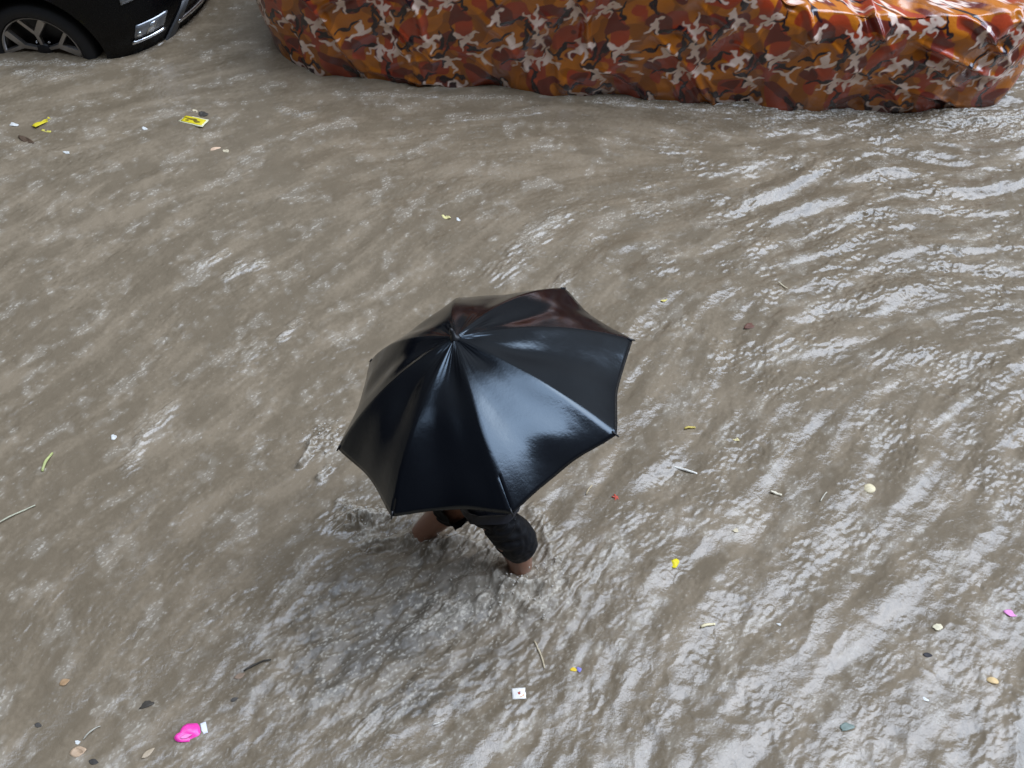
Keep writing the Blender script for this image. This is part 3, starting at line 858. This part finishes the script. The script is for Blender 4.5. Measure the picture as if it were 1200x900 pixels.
def umbrella():
    m, nt, b = mat_new('wet_black_nylon'); N, L = nt.nodes, nt.links
    tc = N.new('ShaderNodeTexCoord')
    n = N.new('ShaderNodeTexNoise'); n.inputs['Scale'].default_value = 7; n.inputs['Detail'].default_value = 5
    L.new(tc.outputs['Object'], n.inputs['Vector'])
    n2 = N.new('ShaderNodeTexNoise'); n2.inputs['Scale'].default_value = 130; n2.inputs['Detail'].default_value = 3
    L.new(tc.outputs['Object'], n2.inputs['Vector'])
    mr = N.new('ShaderNodeMapRange'); mr.inputs['From Min'].default_value = .3; mr.inputs['From Max'].default_value = .7
    mr.inputs['To Min'].default_value = .10; mr.inputs['To Max'].default_value = .22
    L.new(n.outputs['Fac'], mr.inputs['Value']); L.new(mr.outputs['Result'], b.inputs['Roughness'])
    setp(b, Base_Color=(.0035, .004, .0058, 1), IOR=1.62, Specular_Tint=(.74, .88, 1.0, 1))
    bp = N.new('ShaderNodeBump'); bp.inputs['Strength'].default_value = .13; bp.inputs['Distance'].default_value = .0015
    L.new(n2.outputs['Fac'], bp.inputs['Height'])
    bp2 = N.new('ShaderNodeBump'); bp2.inputs['Strength'].default_value = .35; bp2.inputs['Distance'].default_value = .006
    L.new(n.outputs['Fac'], bp2.inputs['Height']); L.new(bp.outputs['Normal'], bp2.inputs['Normal'])
    L.new(bp2.outputs['Normal'], b.inputs['Normal'])
    steel = simple('umbrella_steel', (.35, .35, .36), .3, .2, 90, metal=.9)
    black = simple('umbrella_black_plastic', (.012, .012, .013), .4, .3, 90)
    root = thing('umbrella', 'wet black eight panel umbrella tilted over the wading person', 'umbrella', UC)
    root.rotation_euler = Matrix((UU, UV, UA)).transposed().to_euler()

    def rib_z(r):                                     # dome profile along a rib, r in 0..1
        return UHT * (1 - (.42 * r + .58 * r ** 2.4))
    nr, na = 44, 26
    parts = []
    me_v, me_f = [], []
    g = np.random.default_rng(3)
    for k in range(8):
        t0 = UROLL - k * math.pi / 4; t1 = t0 - math.pi / 4
        P0 = np.array([math.cos(t0), math.sin(t0)]); P1 = np.array([math.cos(t1), math.sin(t1)])
        base = len(me_v)
        ph = g.uniform(0, 6.28, 4); slack = g.uniform(.8, 1.3)
        for i in range(nr + 1):
            r = i / nr
            for j in range(na + 1):
                a = j / na
                q = P0 * (1 - a) + P1 * a                # straight chord between the ribs
                bow = math.sin(math.pi * a) ** 1.5
                rr = r * (1 - .042 * bow * r ** 6)        # scalloped hem
                xy = q * rr * UR
                z = rib_z(r) - .009 * bow * math.sin(math.pi * min(1, r * 1.05)) * slack * (1 - .3 * r)
                z += .0035 * bow * r * math.sin(9 * a * 1.2 + 5 * r + ph[0]) + .0048 * bow * math.sin(13 * r + ph[1] + 3 * a) * (1 - .5 * r)
                # gathers radiating off the crown and the tips
                z += .0007 * math.sin(a * 40 + ph[2]) * math.exp(-((r - .12) / .12) ** 2) + .0010 * math.sin((a if a < .5 else 1 - a) * 60 + ph[3]) * (r ** 8) * (1 - bow)
                me_v.append((xy[0], xy[1], z))
        W = na + 1
        for i in range(nr):
            for j in range(na):
                me_f.append((base + i * W + j, base + i * W + j + 1, base + (i + 1) * W + j + 1, base + (i + 1) * W + j))
    me = bpy.data.meshes.new('canopy'); me.from_pydata(me_v, [], me_f); me.update()
    bb = bmesh.new(); bb.from_mesh(me); bmesh.ops.remove_doubles(bb, verts=bb.verts, dist=.0004); bmesh.ops.recalc_face_normals(bb, faces=bb.faces); bb.to_mesh(me); bb.free()
    can = link('canopy', me, m, root)
    sd = can.modifiers.new('cloth', 'SOLIDIFY'); sd.thickness = .0012; sd.offset = 0
    # hem seam along each panel edge
    bm = bmesh.new(); tube_bm(bm, [(0, 0, UHT - .012), (0, 0, UHT + .004), (0, 0, UHT + .008), (0, 0, UHT + .030), (0, 0, UHT + .040)], [.017, .016, .008, .0065, .004], 14)
    from_bm('ferrule', bm, black, root)
    bm = bmesh.new(); tube_bm(bm, [(0, 0, UHT), (0, 0, -.42)], .0055, 12); from_bm('shaft', bm, steel, root)
    bm = bmesh.new(); tube_bm(bm, [(0, 0, -.39), (0, 0, -.41), (0, 0, -.50), (0, 0, -.515)], [.011, .0155, .0165, .010], 16); from_bm('handle', bm, black, root)
    bm = bmesh.new(); tube_bm(bm, [(0, 0, .07), (0, 0, .075), (0, 0, .10), (0, 0, .105)], [.008, .012, .012, .008], 14); from_bm('runner', bm, black, root)
    for k in range(8):
        t = UROLL - k * math.pi / 4; c, s = math.cos(t), math.sin(t)
        bm = bmesh.new(); tube_bm(bm, [(c * UR * r, s * UR * r, rib_z(r) - .008) for r in np.linspace(.03, .985, 16)], .0018, 6); from_bm('rib', bm, steel, root)
        bm = bmesh.new(); tube_bm(bm, [(c * .012, s * .012, .088), (c * UR * .5, s * UR * .5, rib_z(.5) - .011)], .0016, 6); from_bm('stretcher', bm, steel, root)
        bm = bmesh.new(); tube_bm(bm, [(c * UR * r, s * UR * r, rib_z(r) - .002 * (r - .97) * 9) for r in (.975, .99, 1.012)], [.0030, .0034, .0026], 8); from_bm('rib_tip', bm, black, root)


umbrella()


# ------------------------------------------------------------------ the wading person
def skin_mesh(name, verts, edges, roots, mat, parent, sub=2):
    """verts: (x, y, z, radius); grown to one continuous surface and baked"""
    me = bpy.data.meshes.new(name + '_line')
    me.from_pydata([v[:3] for v in verts], edges, [])
    o = bpy.data.objects.new(name, me); col.objects.link(o)
    md = o.modifiers.new('skin', 'SKIN'); md.use_smooth_shade = True; md.branch_smoothing = .6
    me.skin_vertices.new() if not me.skin_vertices else None
    for i, v in enumerate(verts):
        r = v[3]
        me.skin_vertices[0].data[i].radius = r if isinstance(r, tuple) else (r, r)
        me.skin_vertices[0].data[i].use_root = i in roots
    s = o.modifiers.new('sub', 'SUBSURF'); s.levels = sub; s.render_levels = sub
    dg = bpy.context.evaluated_depsgraph_get(); dg.update()
    new = bpy.data.meshes.new_from_object(o.evaluated_get(dg)); new.name = name
    o.modifiers.clear(); o.data = new
    new.materials.clear(); new.materials.append(mat)
    for p in new.polygons: p.use_smooth = True
    o.parent = parent
    return o


def person():
    skin = simple('brown_skin', (.26, .120, .072), .36, .18, 40, ior=1.45, coat=.25)
    cloth = simple('soaked_dark_cloth', (.0035, .0037, .005), .62, .3, 60, bump=.5, ior=1.3)
    shirtm = simple('soaked_navy_shirt', (.012, .013, .019), .6, .3, 45, bump=.5)
    hairm = simple('black_hair', (.008, .007, .006), .45, .4, 120, bump=.8)
    eye = simple('eye_white', (.16, .14, .12), .25, .6, 90)
    root = thing('person', 'person in dark soaked clothes wading thigh deep, hidden under the umbrella', 'person', (-.10, 2.26, ROAD_Z))
    off = Vector((-.10, 2.26, ROAD_Z))

    def loc(L_): return [(v[0] - off.x, v[1] - off.y, v[2] - off.z, v[3]) for v in L_]
    hand = UC + UA * -.44                              # where the fist closes on the handle
    B = [  # 0 pelvis .. body faces +X, right hand is the near one
        (-.09, 2.26, .42, .105), (-.09, 2.26, .54, .10), (-.08, 2.27, .68, .115), (-.06, 2.28, .80, .10), (-.035, 2.28, .885, .050), (-.015, 2.28, .95, .048),
        (.0, 2.28, 1.00, .074), (.008, 2.28, 1.07, .084), (.0, 2.28, 1.13, .062),
        # right (near) leg 9..13
        (-.06, 2.185, .36, .082), (.012, 2.182, .19, .068), (.035, 2.18, .03, .052), (.015, 2.18, -.14, .050), (-.02, 2.18, -.30, .036), (.06, 2.18, -.33, .032), (.12, 2.17, -.342, .022),
        # left (far) leg 16..
        (-.13, 2.335, .36, .082), (-.24, 2.34, .21, .068), (-.345, 2.345, .05, .052), (-.42, 2.345, -.12, .050), (-.50, 2.345, -.27, .036), (-.44, 2.345, -.325, .032), (-.38, 2.355, -.342, .022),
        # right arm 23
        (-.05, 2.15, .83, .052), (-.115, 2.10, .73, .043), (-.05, 2.105, .70, .036), (hand.x - .045, hand.y - .055, hand.z - .005, .028), (hand.x - .012, hand.y - .034, hand.z, .030),
        # left arm 28
        (-.05, 2.425, .83, .052), (-.11, 2.47, .70, .043), (-.09, 2.47, .63, .037), (-.02, 2.43, .63, .032), (.02, 2.40, .64, .027), (.035, 2.365, .645, .028),
        # nose, chin
        (.092, 2.28, 1.055, .012), (.060, 2.28, .985, .026)]
    E_ = [(0, 1), (1, 2), (2, 3), (3, 4), (4, 5), (5, 6), (6, 7), (7, 8), (0, 9), (9, 10), (10, 11), (11, 12), (12, 13), (13, 14), (14, 15), (0, 16), (16, 17), (17, 18), (18, 19), (19, 20), (20, 21), (21, 22),
          (3, 23), (23, 24), (24, 25), (25, 26), (26, 27), (3, 28), (28, 29), (29, 30), (30, 31), (31, 32), (32, 33), (7, 34), (6, 35)]
    roots = {0}
    # fingers: right fist curls round the handle, left hand hangs half open
    for f in range(4):
        ax = .030 - .020 * f
        ln = (.92, 1.0, .95, .78)[f]
        prev = None
        for q, ang in enumerate(np.linspace(R(250), R(250 + 205 * ln), 5)):
            p = hand + UA * ax + (UU * math.cos(ang) + UV * math.sin(ang)) * .0255
            B.append((p.x, p.y, p.z, .0088 - .0007 * q)); i = len(B) - 1
            if prev is None: roots.add(i)
            else: E_.append((prev, i))
            prev = i
        ax = .033 - .021 * f; prev = None
        base = Vector((.042, 2.345, .645 + ax))
        for q in range(4):
            p = base + Vector((-.003 * q * q, -.023 * q * ln, 0))
            B.append((p.x, p.y, p.z, .0088 - .0008 * q)); i = len(B) - 1
            if prev is None: roots.add(i)
            else: E_.append((prev, i))
            prev = i
    prev = None
    for q, ang in enumerate(np.linspace(R(265), R(120), 4)):
        p = hand + UA * (.034 + .004 * q) + (UU * math.cos(ang) + UV * math.sin(ang)) * .026
        B.append((p.x, p.y, p.z, .0105 - .001 * q)); i = len(B) - 1
        if prev is None: roots.add(i)
        else: E_.append((prev, i))
        prev = i
    prev = None
    for q in range(4):
        p = Vector((.048 + .004 * q, 2.372 - .016 * q, .672 + .010 * q))
        B.append((p.x, p.y, p.z, .0105 - .001 * q)); i = len(B) - 1
        if prev is None: roots.add(i)
        else: E_.append((prev, i))
        prev = i
    skin_mesh('body', loc(B), E_, roots, skin, root, 2)
    # wide shorts, soaked and clinging, right leg hanging lower than the left
    T = [(-.09, 2.26, .50, .125), (-.09, 2.26, .40, .120), (-.055, 2.185, .37, .096), (.014, 2.180, .24, .083), (.040, 2.178, .125, .076), (-.13, 2.335, .37, .096), (-.225, 2.34, .25, .088), (-.285, 2.345, .155, .080), (-.10, 2.262, .30, .075)]
    tr = skin_mesh('shorts', loc(T), [(0, 1), (1, 2), (2, 3), (3, 4), (1, 5), (5, 6), (6, 7), (1, 8)], {1}, cloth, root, 4)
    S = [(-.085, 2.26, .51, .138), (-.085, 2.26, .58, .138), (-.072, 2.27, .69, .155), (-.045, 2.28, .80, .146), (-.028, 2.28, .885, .080), (-.05, 2.15, .825, .080), (-.112, 2.103, .735, .064), (-.085, 2.104, .717, .058), (-.09, 2.26, .42, .122),
         (-.05, 2.425, .825, .080), (-.10, 2.468, .70, .064), (-.085, 2.474, .65, .058)]
    sh = skin_mesh('shirt', loc(S), [(0, 1), (1, 2), (2, 3), (3, 4), (3, 5), (5, 6), (6, 7), (0, 8), (3, 9), (9, 10), (10, 11)], {1}, shirtm, root, 3)
    for o, am, sc in ((tr, .009, 13), (sh, .008, 14)):
        for v in o.data.vertices:
            p = v.co.copy(); q = Vector((p.x * sc, p.y * sc, p.z * sc * 1.8))
            w_ = mnoise.noise(q * .5) * 2
            rg = 1 - 2 * abs(mnoise.noise(q + Vector((w_, w_, w_))))
            zw = p.z + off.z
            if (o is sh and zw < .62) or (o is tr and zw > .40):          # waist and hem stay oval
                ax_, ay_ = (.122, .160) if o is sh else (.108, .146)
                ex_, ey_ = p.x + off.x + .085, p.y + off.y - 2.26
                k_ = math.hypot(ex_ / ax_, ey_ / ay_)
                if k_ > 1: p.x -= ex_ * (1 - 1 / k_); p.y -= ey_ * (1 - 1 / k_)
            v.co = p + v.normal * (am * .9 * rg + am * .7 * mnoise.noise(p * sc * .6) + am * .35 * mnoise.noise(p * sc * 2.8))
    Hh = [(-.005, 2.28, 1.10, .084), (-.030, 2.28, 1.06, .074), (.015, 2.28, 1.145, .058)]
    skin_mesh('hair', loc(Hh), [(1, 0), (0, 2)], {0}, hairm, root, 2)
    for sy in (-.030, .030):
        bm = bmesh.new(); bmesh.ops.create_uvsphere(bm, u_segments=14, v_segments=10, radius=.0105)
        e = from_bm('eye', bm, eye, root); e.location = Vector((.064, 2.28 + sy, 1.062)) - off


person()

# ------------------------------------------------------------------ litter carried by the flood
def mpp(px, py):
    return (at(px, py) - Vector((0, 0, CAM_H))).dot(FW) / FPX


_mats = {}


def cmat(c, rough=.45):
    k = (tuple(c), rough)
    if k not in _mats:
        _mats[k] = simple('litter_' + str(len(_mats)), c, rough, .22, 60, bump=.2)
    return _mats[k]


def sheet(name, outline, mat, parent, curl=.12, thick=.0016, seed=0, dome=0.0, z0=0.0):
    """thin crumpled piece: outline is a list of (u, v) metres, filled as a fan of rings, with a real thickness"""
    g = np.random.default_rng(seed)
    o = np.array(outline); c = o.mean(0); n = len(o)
    size = np.abs(o - c).max()
    ph = g.uniform(0, 6.28, 4)

    def hz(p):
        u, v = (p - c) / size
        return z0 + size * curl * (.5 * math.sin(2.3 * u + ph[0]) + .4 * math.sin(3.1 * v + ph[1]) + .25 * math.sin(5 * u + 4 * v + ph[2])) + size * dome * (1 - min(1, u * u + v * v))
    bm = bmesh.new()
    rows = []
    for f in (1.0, .75, .5, .25):
        rows.append([(c + (q - c) * f) for q in o])
    T = [[bm.verts.new((p[0], p[1], hz(p) + thick)) for p in r] for r in rows]
    Bm = [bm.verts.new((p[0], p[1], hz(p))) for p in rows[0]]
    ct = bm.verts.new((c[0], c[1], hz(c) + thick))
    for r0, r1 in zip(T, T[1:]):
        for k in range(n): bm.faces.new((r0[k], r0[(k + 1) % n], r1[(k + 1) % n], r1[k]))
    for k in range(n): bm.faces.new((T[-1][k], T[-1][(k + 1) % n], ct))
    for k in range(n): bm.faces.new((Bm[k], Bm[(k + 1) % n], T[0][(k + 1) % n], T[0][k]))
    bm.faces.new(Bm[::-1])
    return from_bm(name, bm, mat, parent)


def shape(kind, l, w, seed):
    g = np.random.default_rng(seed)
    if kind == 'packet':
        o = []
        for a, b in (((-1, -1), (1, -1)), ((1, -1), (1, 1)), ((1, 1), (-1, 1)), ((-1, 1), (-1, -1))):
            for t in np.linspace(0, 1, 6)[:-1]:
                o.append(((a[0] * (1 - t) + b[0] * t) * l / 2 * (1 + g.normal(0, .02)), (a[1] * (1 - t) + b[1] * t) * w / 2 * (1 + g.normal(0, .03))))
        return o
    n = 20; o = []
    for k in range(n):
        t = 2 * math.pi * k / n
        if kind == 'leaf':
            x = math.cos(t); y = math.sin(t) * (1 - .45 * abs(x) ** 1.5) * (1 - .25 * x)
        elif kind == 'star':
            r = .62 + .38 * math.cos(5 * t + seed); x, y = r * math.cos(t), r * math.sin(t)
        elif kind == 'round':
            x, y = math.cos(t), math.sin(t)
        else:                                   # torn scrap
            r = 1 + .16 * math.sin(2 * t + seed) + .14 * math.sin(3 * t + seed * 1.7) + g.normal(0, .06)
            x, y = r * math.cos(t), r * math.sin(t)
        o.append((x * l / 2, y * w / 2))
    return o


def flat(name, label, cat, px, py, dx, dy, wpx, kind, c, seed, group=None, curl=.10, dome=0.0, rough=.6, lift=.0005):
    """a flat thing lying on the water at a photo spot; (dx, dy) is its long side in photo pixels, wpx its width"""
    p = at(px, py); e = at(px + dx / 2, py + dy / 2) - at(px - dx / 2, py - dy / 2)
    l = max(e.length, .012); w = max(wpx * mpp(px, py), .008)
    o = sheet(name, shape(kind, l, w, seed), cmat(c, rough), None, curl, .0018, seed, dome)
    o.location = (p.x, p.y, wz(p.x, p.y) + lift); o.rotation_euler = (random.uniform(-.08, .08), random.uniform(-.08, .08), math.atan2(e.y, e.x))
    tag(o, label, cat, group)
    return o, l, w


def stick(name, label, cat, x0, y0, x1, y1, wpx, c, seed, bend=.05, group=None):
    a, b = at(x0, y0), at(x1, y1); mid = (a + b) / 2; d = b - a; side = Vector((-d.y, d.x, 0))
    g = np.random.default_rng(seed)
    r = max(wpx * mpp((x0 + x1) / 2, (y0 + y1) / 2) / 2, .0014)
    pts = []; rr = []
    for t in np.linspace(-.5, .5, 9):
        q = d * t + side * (bend * (1 - 4 * t * t) + g.normal(0, .006))
        q.z = .004 + .004 * math.sin(5 * t + seed); pts.append(q); rr.append(r * (1 - .45 * abs(t + .1)) * (1 + g.normal(0, .08)))
    bm = bmesh.new(); tube_bm(bm, pts, rr, 7)
    o = from_bm(name, bm, cmat(c, .55)); o.location = (mid.x, mid.y, wz(mid.x, mid.y) + .003)
    return tag(o, label, cat, group)


YEL, CREAM, WHITE, TAN, BROWN = (.62, .50, .02), (.58, .49, .33), (.58, .57, .53), (.36, .24, .13), (.075, .045, .025)
G1 = 'litter floating on the flood'
# printed yellow packet: back sheet with a pale border, printed panel, dark print
pk, l, w = flat('snack_packet', 'yellow printed snack packet with a white border, floating between the two cars', 'wrapper', 227, 142, 29, 8, 14, 'packet', (.66, .62, .40), 3, G1, .012)
sheet('printed_panel', shape('packet', l * .86, w * .78, 5), cmat((.66, .52, .015)), pk, .01, .0012, 3, 0, .0022)
for j, (u, v, a, b) in enumerate(((-.16, .10, .34, .16), (.14, -.06, .30, .20), (.02, .16, .22, .10), (-.22, -.14, .16, .12))):
    q = sheet('print', [(x + u * l, y + v * w) for x, y in shape('scrap', l * a, w * b * 1.4, 40 + j)], cmat((.16, .11, .012)), pk, .01, .0010, 3, 0, .0038)
flat('torn_scrap', 'dark wet scrap clinging behind the yellow printed packet', 'scrap', 238, 134, 12, 4, 8, 'scrap', (.05, .042, .034), 4, G1)
flat('torn_scrap', 'small cream scrap at the top edge of the yellow printed packet', 'scrap', 228, 130, 8, 3, 4, 'scrap', CREAM, 5, G1)
flat('folded_wrapper', 'folded plain yellow wrapper left of the printed packet, below the car wheel', 'wrapper', 49, 144, 18, -11, 8, 'packet', YEL, 6, G1, .2)
flat('torn_strip', 'thin yellow strip just under the folded plain yellow wrapper', 'scrap', 54, 153, 11, 2, 3, 'packet', (.5, .42, .08), 7, G1)
flat('torn_scrap', 'white scrap left of the folded yellow wrapper near the left edge', 'scrap', 16, 146, 10, 2, 6, 'scrap', WHITE, 8, G1)
flat('wet_leaf', 'dark brown soggy leaf below the folded yellow wrapper', 'leaf', 31, 164, 19, 9, 8, 'leaf', BROWN, 9, G1)
flat('torn_scrap', 'tiny white scrap below and right of the folded yellow wrapper', 'scrap', 78, 179, 9, 2, 4, 'scrap', WHITE, 10, G1)
flat('torn_scrap', 'tiny white scrap halfway between the two yellow wrappers', 'scrap', 169, 150, 6, 3, 4, 'scrap', WHITE, 11, G1)
flat('torn_scrap', 'thin peach coloured strip below the printed packet', 'scrap', 252, 175, 13, -2, 4, 'scrap', (.62, .42, .28), 12, G1)
flat('torn_scrap', 'cream crumb right of the peach coloured strip', 'scrap', 265, 178, 6, 3, 5, 'scrap', CREAM, 13, G1)
flat('flower_petal', 'pale yellow petal in open water above the umbrella', 'petal', 523, 254, 11, 4, 7, 'leaf', (.66, .58, .26), 14, G1, .25)
flat('torn_scrap', 'white crumb right of the pale yellow petal above the umbrella', 'scrap', 537, 257, 4, 3, 4, 'scrap', WHITE, 15, G1)
flat('flower_petal', 'small yellow petal to the upper right of the umbrella', 'petal', 778, 352, 8, -3, 5, 'leaf', (.60, .50, .14), 16, G1, .2)
stick('thin_straw', 'short pale straw sliver below the printed rain cover on the right', 'straw', 912, 333, 922, 340, 1.6, CREAM, 17, group=G1)
flat('sunken_leaf', 'reddish brown leaf half sunk to the right of the umbrella', 'leaf', 880, 381, 16, -6, 9, 'leaf', (.14, .065, .045), 18, G1, .1, 0, .5, .001)
stick('white_stick', 'white stick lying to the lower right of the umbrella', 'stick', 788, 545, 819, 556, 3.2, (.66, .62, .54), 19, .02, G1)
flat('bread_piece', 'round cream piece, the largest pale scrap on the right water', 'food scrap', 1019, 572, 14, -2, 13, 'round', (.66, .56, .36), 20, G1, .06, .35)
flat('flower_petal', 'cream petal right of the umbrella above the white stick', 'petal', 862, 514, 9, 5, 6, 'leaf', (.66, .56, .28), 21, G1, .2)
stick('yellow_stalk', 'short yellow stalk between the umbrella and the cream petal', 'stalk', 802, 503, 815, 501, 3, (.52, .40, .09), 22, .08, G1)
stick('white_stick', 'stubby off white stick left of the round cream piece', 'stick', 903, 576, 916, 580, 3.6, (.68, .60, .45), 23, .04, G1)
flat('torn_scrap', 'cream scrap below the stubby off white stick', 'scrap', 862, 622, 7, 2, 5, 'scrap', CREAM, 24, G1)
flat('yellow_flower', 'bright yellow torn flower right of the wading legs', 'flower', 790, 660, 12, 2, 11, 'scrap', (.72, .58, .01), 25, G1, .2)
flat('red_flower', 'torn red flower below the right edge of the umbrella', 'flower', 722, 583, 11, 5, 9, 'star', (.46, .06, .03), 26, G1, .25)
stick('thin_straw', 'thin tan straw left of the torn red flower', 'straw', 687, 580, 694, 569, 2.0, (.46, .36, .22), 27, .04, G1)
stick('white_stick', 'cream stick in the lower right beside the sky reflections', 'stick', 821, 736, 838, 732, 4, (.68, .58, .36), 28, .05, G1)
flat('torn_scrap', 'white crumb right of the lower right cream stick', 'scrap', 913, 731, 6, 1, 3, 'scrap', WHITE, 29, G1)
flat('torn_scrap', 'cream scrap left of the pink petal', 'scrap', 1099, 735, 13, -4, 7, 'scrap', (.66, .58, .40), 30, G1, .2)
flat('dark_leaf', 'small near black leaf in the lower right', 'leaf', 1087, 768, 11, 2, 6, 'leaf', (.022, .018, .02), 31, G1)
flat('bread_piece', 'oval orange cream piece near the lower right edge', 'food scrap', 1163, 798, 15, 3, 8, 'round', (.66, .46, .22), 32, G1, .06, .3)
flat('pink_petal', 'pink petal close to the right edge', 'petal', 1184, 719, 17, 5, 9, 'leaf', (.70, .26, .52), 33, G1, .2)
flat('torn_scrap', 'bright white crumb in the lower right below the near black leaf', 'scrap', 1084, 820, 7, 3, 4, 'scrap', (.75, .74, .7), 34, G1)
flat('teal_scrap', 'half sunk teal plastic scrap near the bottom right', 'scrap', 992, 852, 16, -6, 9, 'scrap', (.17, .21, .18), 35, G1, .1, 0, .4, .001)
wp, l, w = flat('white_packet', 'square white packet with a red dot below the wading legs', 'wrapper', 608, 813, 16, -1, 14, 'packet', (.76, .72, .66), 36, G1, .05, .12)
sheet('red_dot', [(x + .04 * l, y) for x, y in shape('scrap', l * .24, w * .24, 37)], cmat((.35, .05, .035)), wp, .02, .0016, 36, 0, .0012 + l * .058)
sheet('orange_stain', [(x + .20 * l, y - .22 * w) for x, y in shape('scrap', l * .36, w * .30, 38)], cmat((.72, .44, .26)), wp, .02, .0012, 36, 0, .0012 + l * .045)
tw, l, w = flat('twist_wrapper', 'tiny yellow and blue sweet wrapper right of the square white packet', 'wrapper', 672, 785, 7, 0, 6, 'scrap', (.68, .46, .03), 39, G1, .2)
sheet('blue_end', [(x + l * .95, y) for x, y in shape('scrap', l * .8, w * 1.0, 41)], cmat((.22, .20, .50)), tw, .15, .0018, 41)
stick('thin_straw', 'long tan straw above the square white packet', 'straw', 626, 752, 638, 784, 2.6, (.42, .34, .22), 42, .05, G1)
pp, l, w = flat('pink_packet', 'crumpled bright pink packet with a white end in the lower left', 'wrapper', 222, 860, 33, -11, 19, 'scrap', (.80, .05, .36), 43, G1, .22, .22, .3)
sheet('white_end', [(x + l * .53, y + w * .04) for x, y in shape('packet', l * .20, w * .72, 44)], cmat((.70, .70, .76)), pp, .08, .0018, 44, 0, .001)
sheet('pale_crease', [(x - l * .1, y - w * .18) for x, y in shape('leaf', l * .42, w * .24, 45)], cmat((.80, .22, .50)), pp, .05, .0014, 43, 0, .002 + l * .10)
stick('grass_blade', 'pale green grass blade upright in the photo on the left water', 'grass blade', 50, 553, 62, 531, 3.6, (.40, .42, .16), 46, .05, G1)
stick('thin_straw', 'long pale straw at the far left edge below the green blade', 'straw', -6, 617, 42, 593, 2.2, (.44, .42, .30), 47, .03, G1)
flat('torn_scrap', 'small white scrap alone between the green blade and the umbrella', 'scrap', 133, 512, 7, 2, 6, 'scrap', WHITE, 48, G1)
flat('tan_leaf', 'orange tan leaf above the cluster of dark litter, bottom left', 'leaf', 76, 800, 12, -6, 9, 'leaf', (.33, .20, .10), 49, G1, .15, 0, .5, .002)
flat('tan_leaf', 'broad pinkish tan leaf in the cluster of dark litter, bottom left', 'leaf', 92, 881, 20, -5, 13, 'leaf', (.44, .30, .19), 50, G1, .1, 0, .5, .002)
flat('tan_leaf', 'narrow pale tan leaf between the dark cluster and the pink packet', 'leaf', 174, 883, 15, -12, 7, 'leaf', (.40, .31, .21), 51, G1, .1, 0, .5, .002)
stick('thin_straw', 'straw lying above the broad pinkish tan leaf', 'straw', 98, 867, 118, 851, 1.8, (.40, .37, .30), 52, .06, G1)
flat('dark_leaf', 'black soggy leaf right of the broad pinkish tan leaf', 'leaf', 110, 893, 12, 3, 7, 'leaf', (.04, .034, .028), 53, G1)
flat('dark_leaf', 'ragged black leaf above the pink packet', 'leaf', 172, 826, 17, -9, 8, 'scrap', (.055, .046, .036), 54, G1, .2)
flat('torn_scrap', 'glinting white crumb beside the broad pinkish tan leaf', 'scrap', 91, 870, 6, 2, 4, 'scrap', WHITE, 55, G1)
stick('dark_twig', 'dark twig with a pale tip below the left of the umbrella', 'twig', 286, 787, 318, 774, 2.4, (.035, .028, .02), 56, .08, G1)
flat('tan_leaf', 'dull brown leaf at the left end of the dark twig', 'leaf', 281, 792, 13, -5, 7, 'leaf', (.22, .15, .10), 57, G1, .1, 0, .5, .001)
flat('dark_leaf', 'small black leaf between the dark twig and the pink packet', 'leaf', 275, 820, 9, -4, 5, 'leaf', (.05, .042, .034), 58, G1)
flat('dark_leaf', 'dark speck of leaf at the left above the pinkish leaf', 'leaf', 45, 850, 8, 2, 6, 'leaf', (.05, .042, .034), 59, G1)
flat('yellow_leaf', 'yellow leaf bit on the tyre at the far left edge', 'leaf', 1, 13, 7, 2, 7, 'leaf', (.50, .46, .05), 60)
stick('thin_straw', 'two toned thin straw near the bottom edge left of centre', 'straw', 508, 851, 520, 846, 1.8, (.58, .54, .46), 61, .05, G1)
stick('thin_straw', 'faint short straw left of the round cream piece', 'straw', 961, 589, 968, 579, 1.6, (.55, .5, .4), 62, .05, G1)

# spray thrown up where the flood breaks on the shins and beside the umbrella: too fine to count
def spray():
    g = np.random.default_rng(91)
    bm = bmesh.new()
    spots = [(-.365, 2.30, .07, 70), (-.13, 2.10, .11, 110), (.05, 2.06, .10, 100), (-.60, 2.41, .09, 60), (-.82, 2.82, .05, 45), (.12, 2.16, .06, 50)]
    for cx, cy, sp, n in spots:
        for _ in range(n):
            x, y = g.normal(cx, sp), g.normal(cy, sp * .7)
            z = wz(x, y) + abs(g.normal(0, .018)) - .001
            r = g.choice([.0012, .0018, .0028, .0042], p=[.3, .35, .22, .13])
            k = bmesh.ops.create_icosphere(bm, subdivisions=1, radius=r)
            sx = g.uniform(.8, 2.4); ra = g.uniform(0, 3.14)
            mt = Matrix.Translation((x, y, z)) @ Matrix.Rotation(ra, 4, 'Z') @ Matrix.Rotation(g.uniform(-.6, .6), 4, 'Y') @ Matrix.Diagonal((sx, 1, 1, 1))
            bmesh.ops.transform(bm, matrix=mt, verts=k['verts'])
    o = from_bm('water_spray', bm, simple('muddy_froth', (.46, .42, .36), .18, .2, 200))
    tag(o, 'muddy spray thrown up around the wading legs', 'water spray', kind='stuff')


spray()
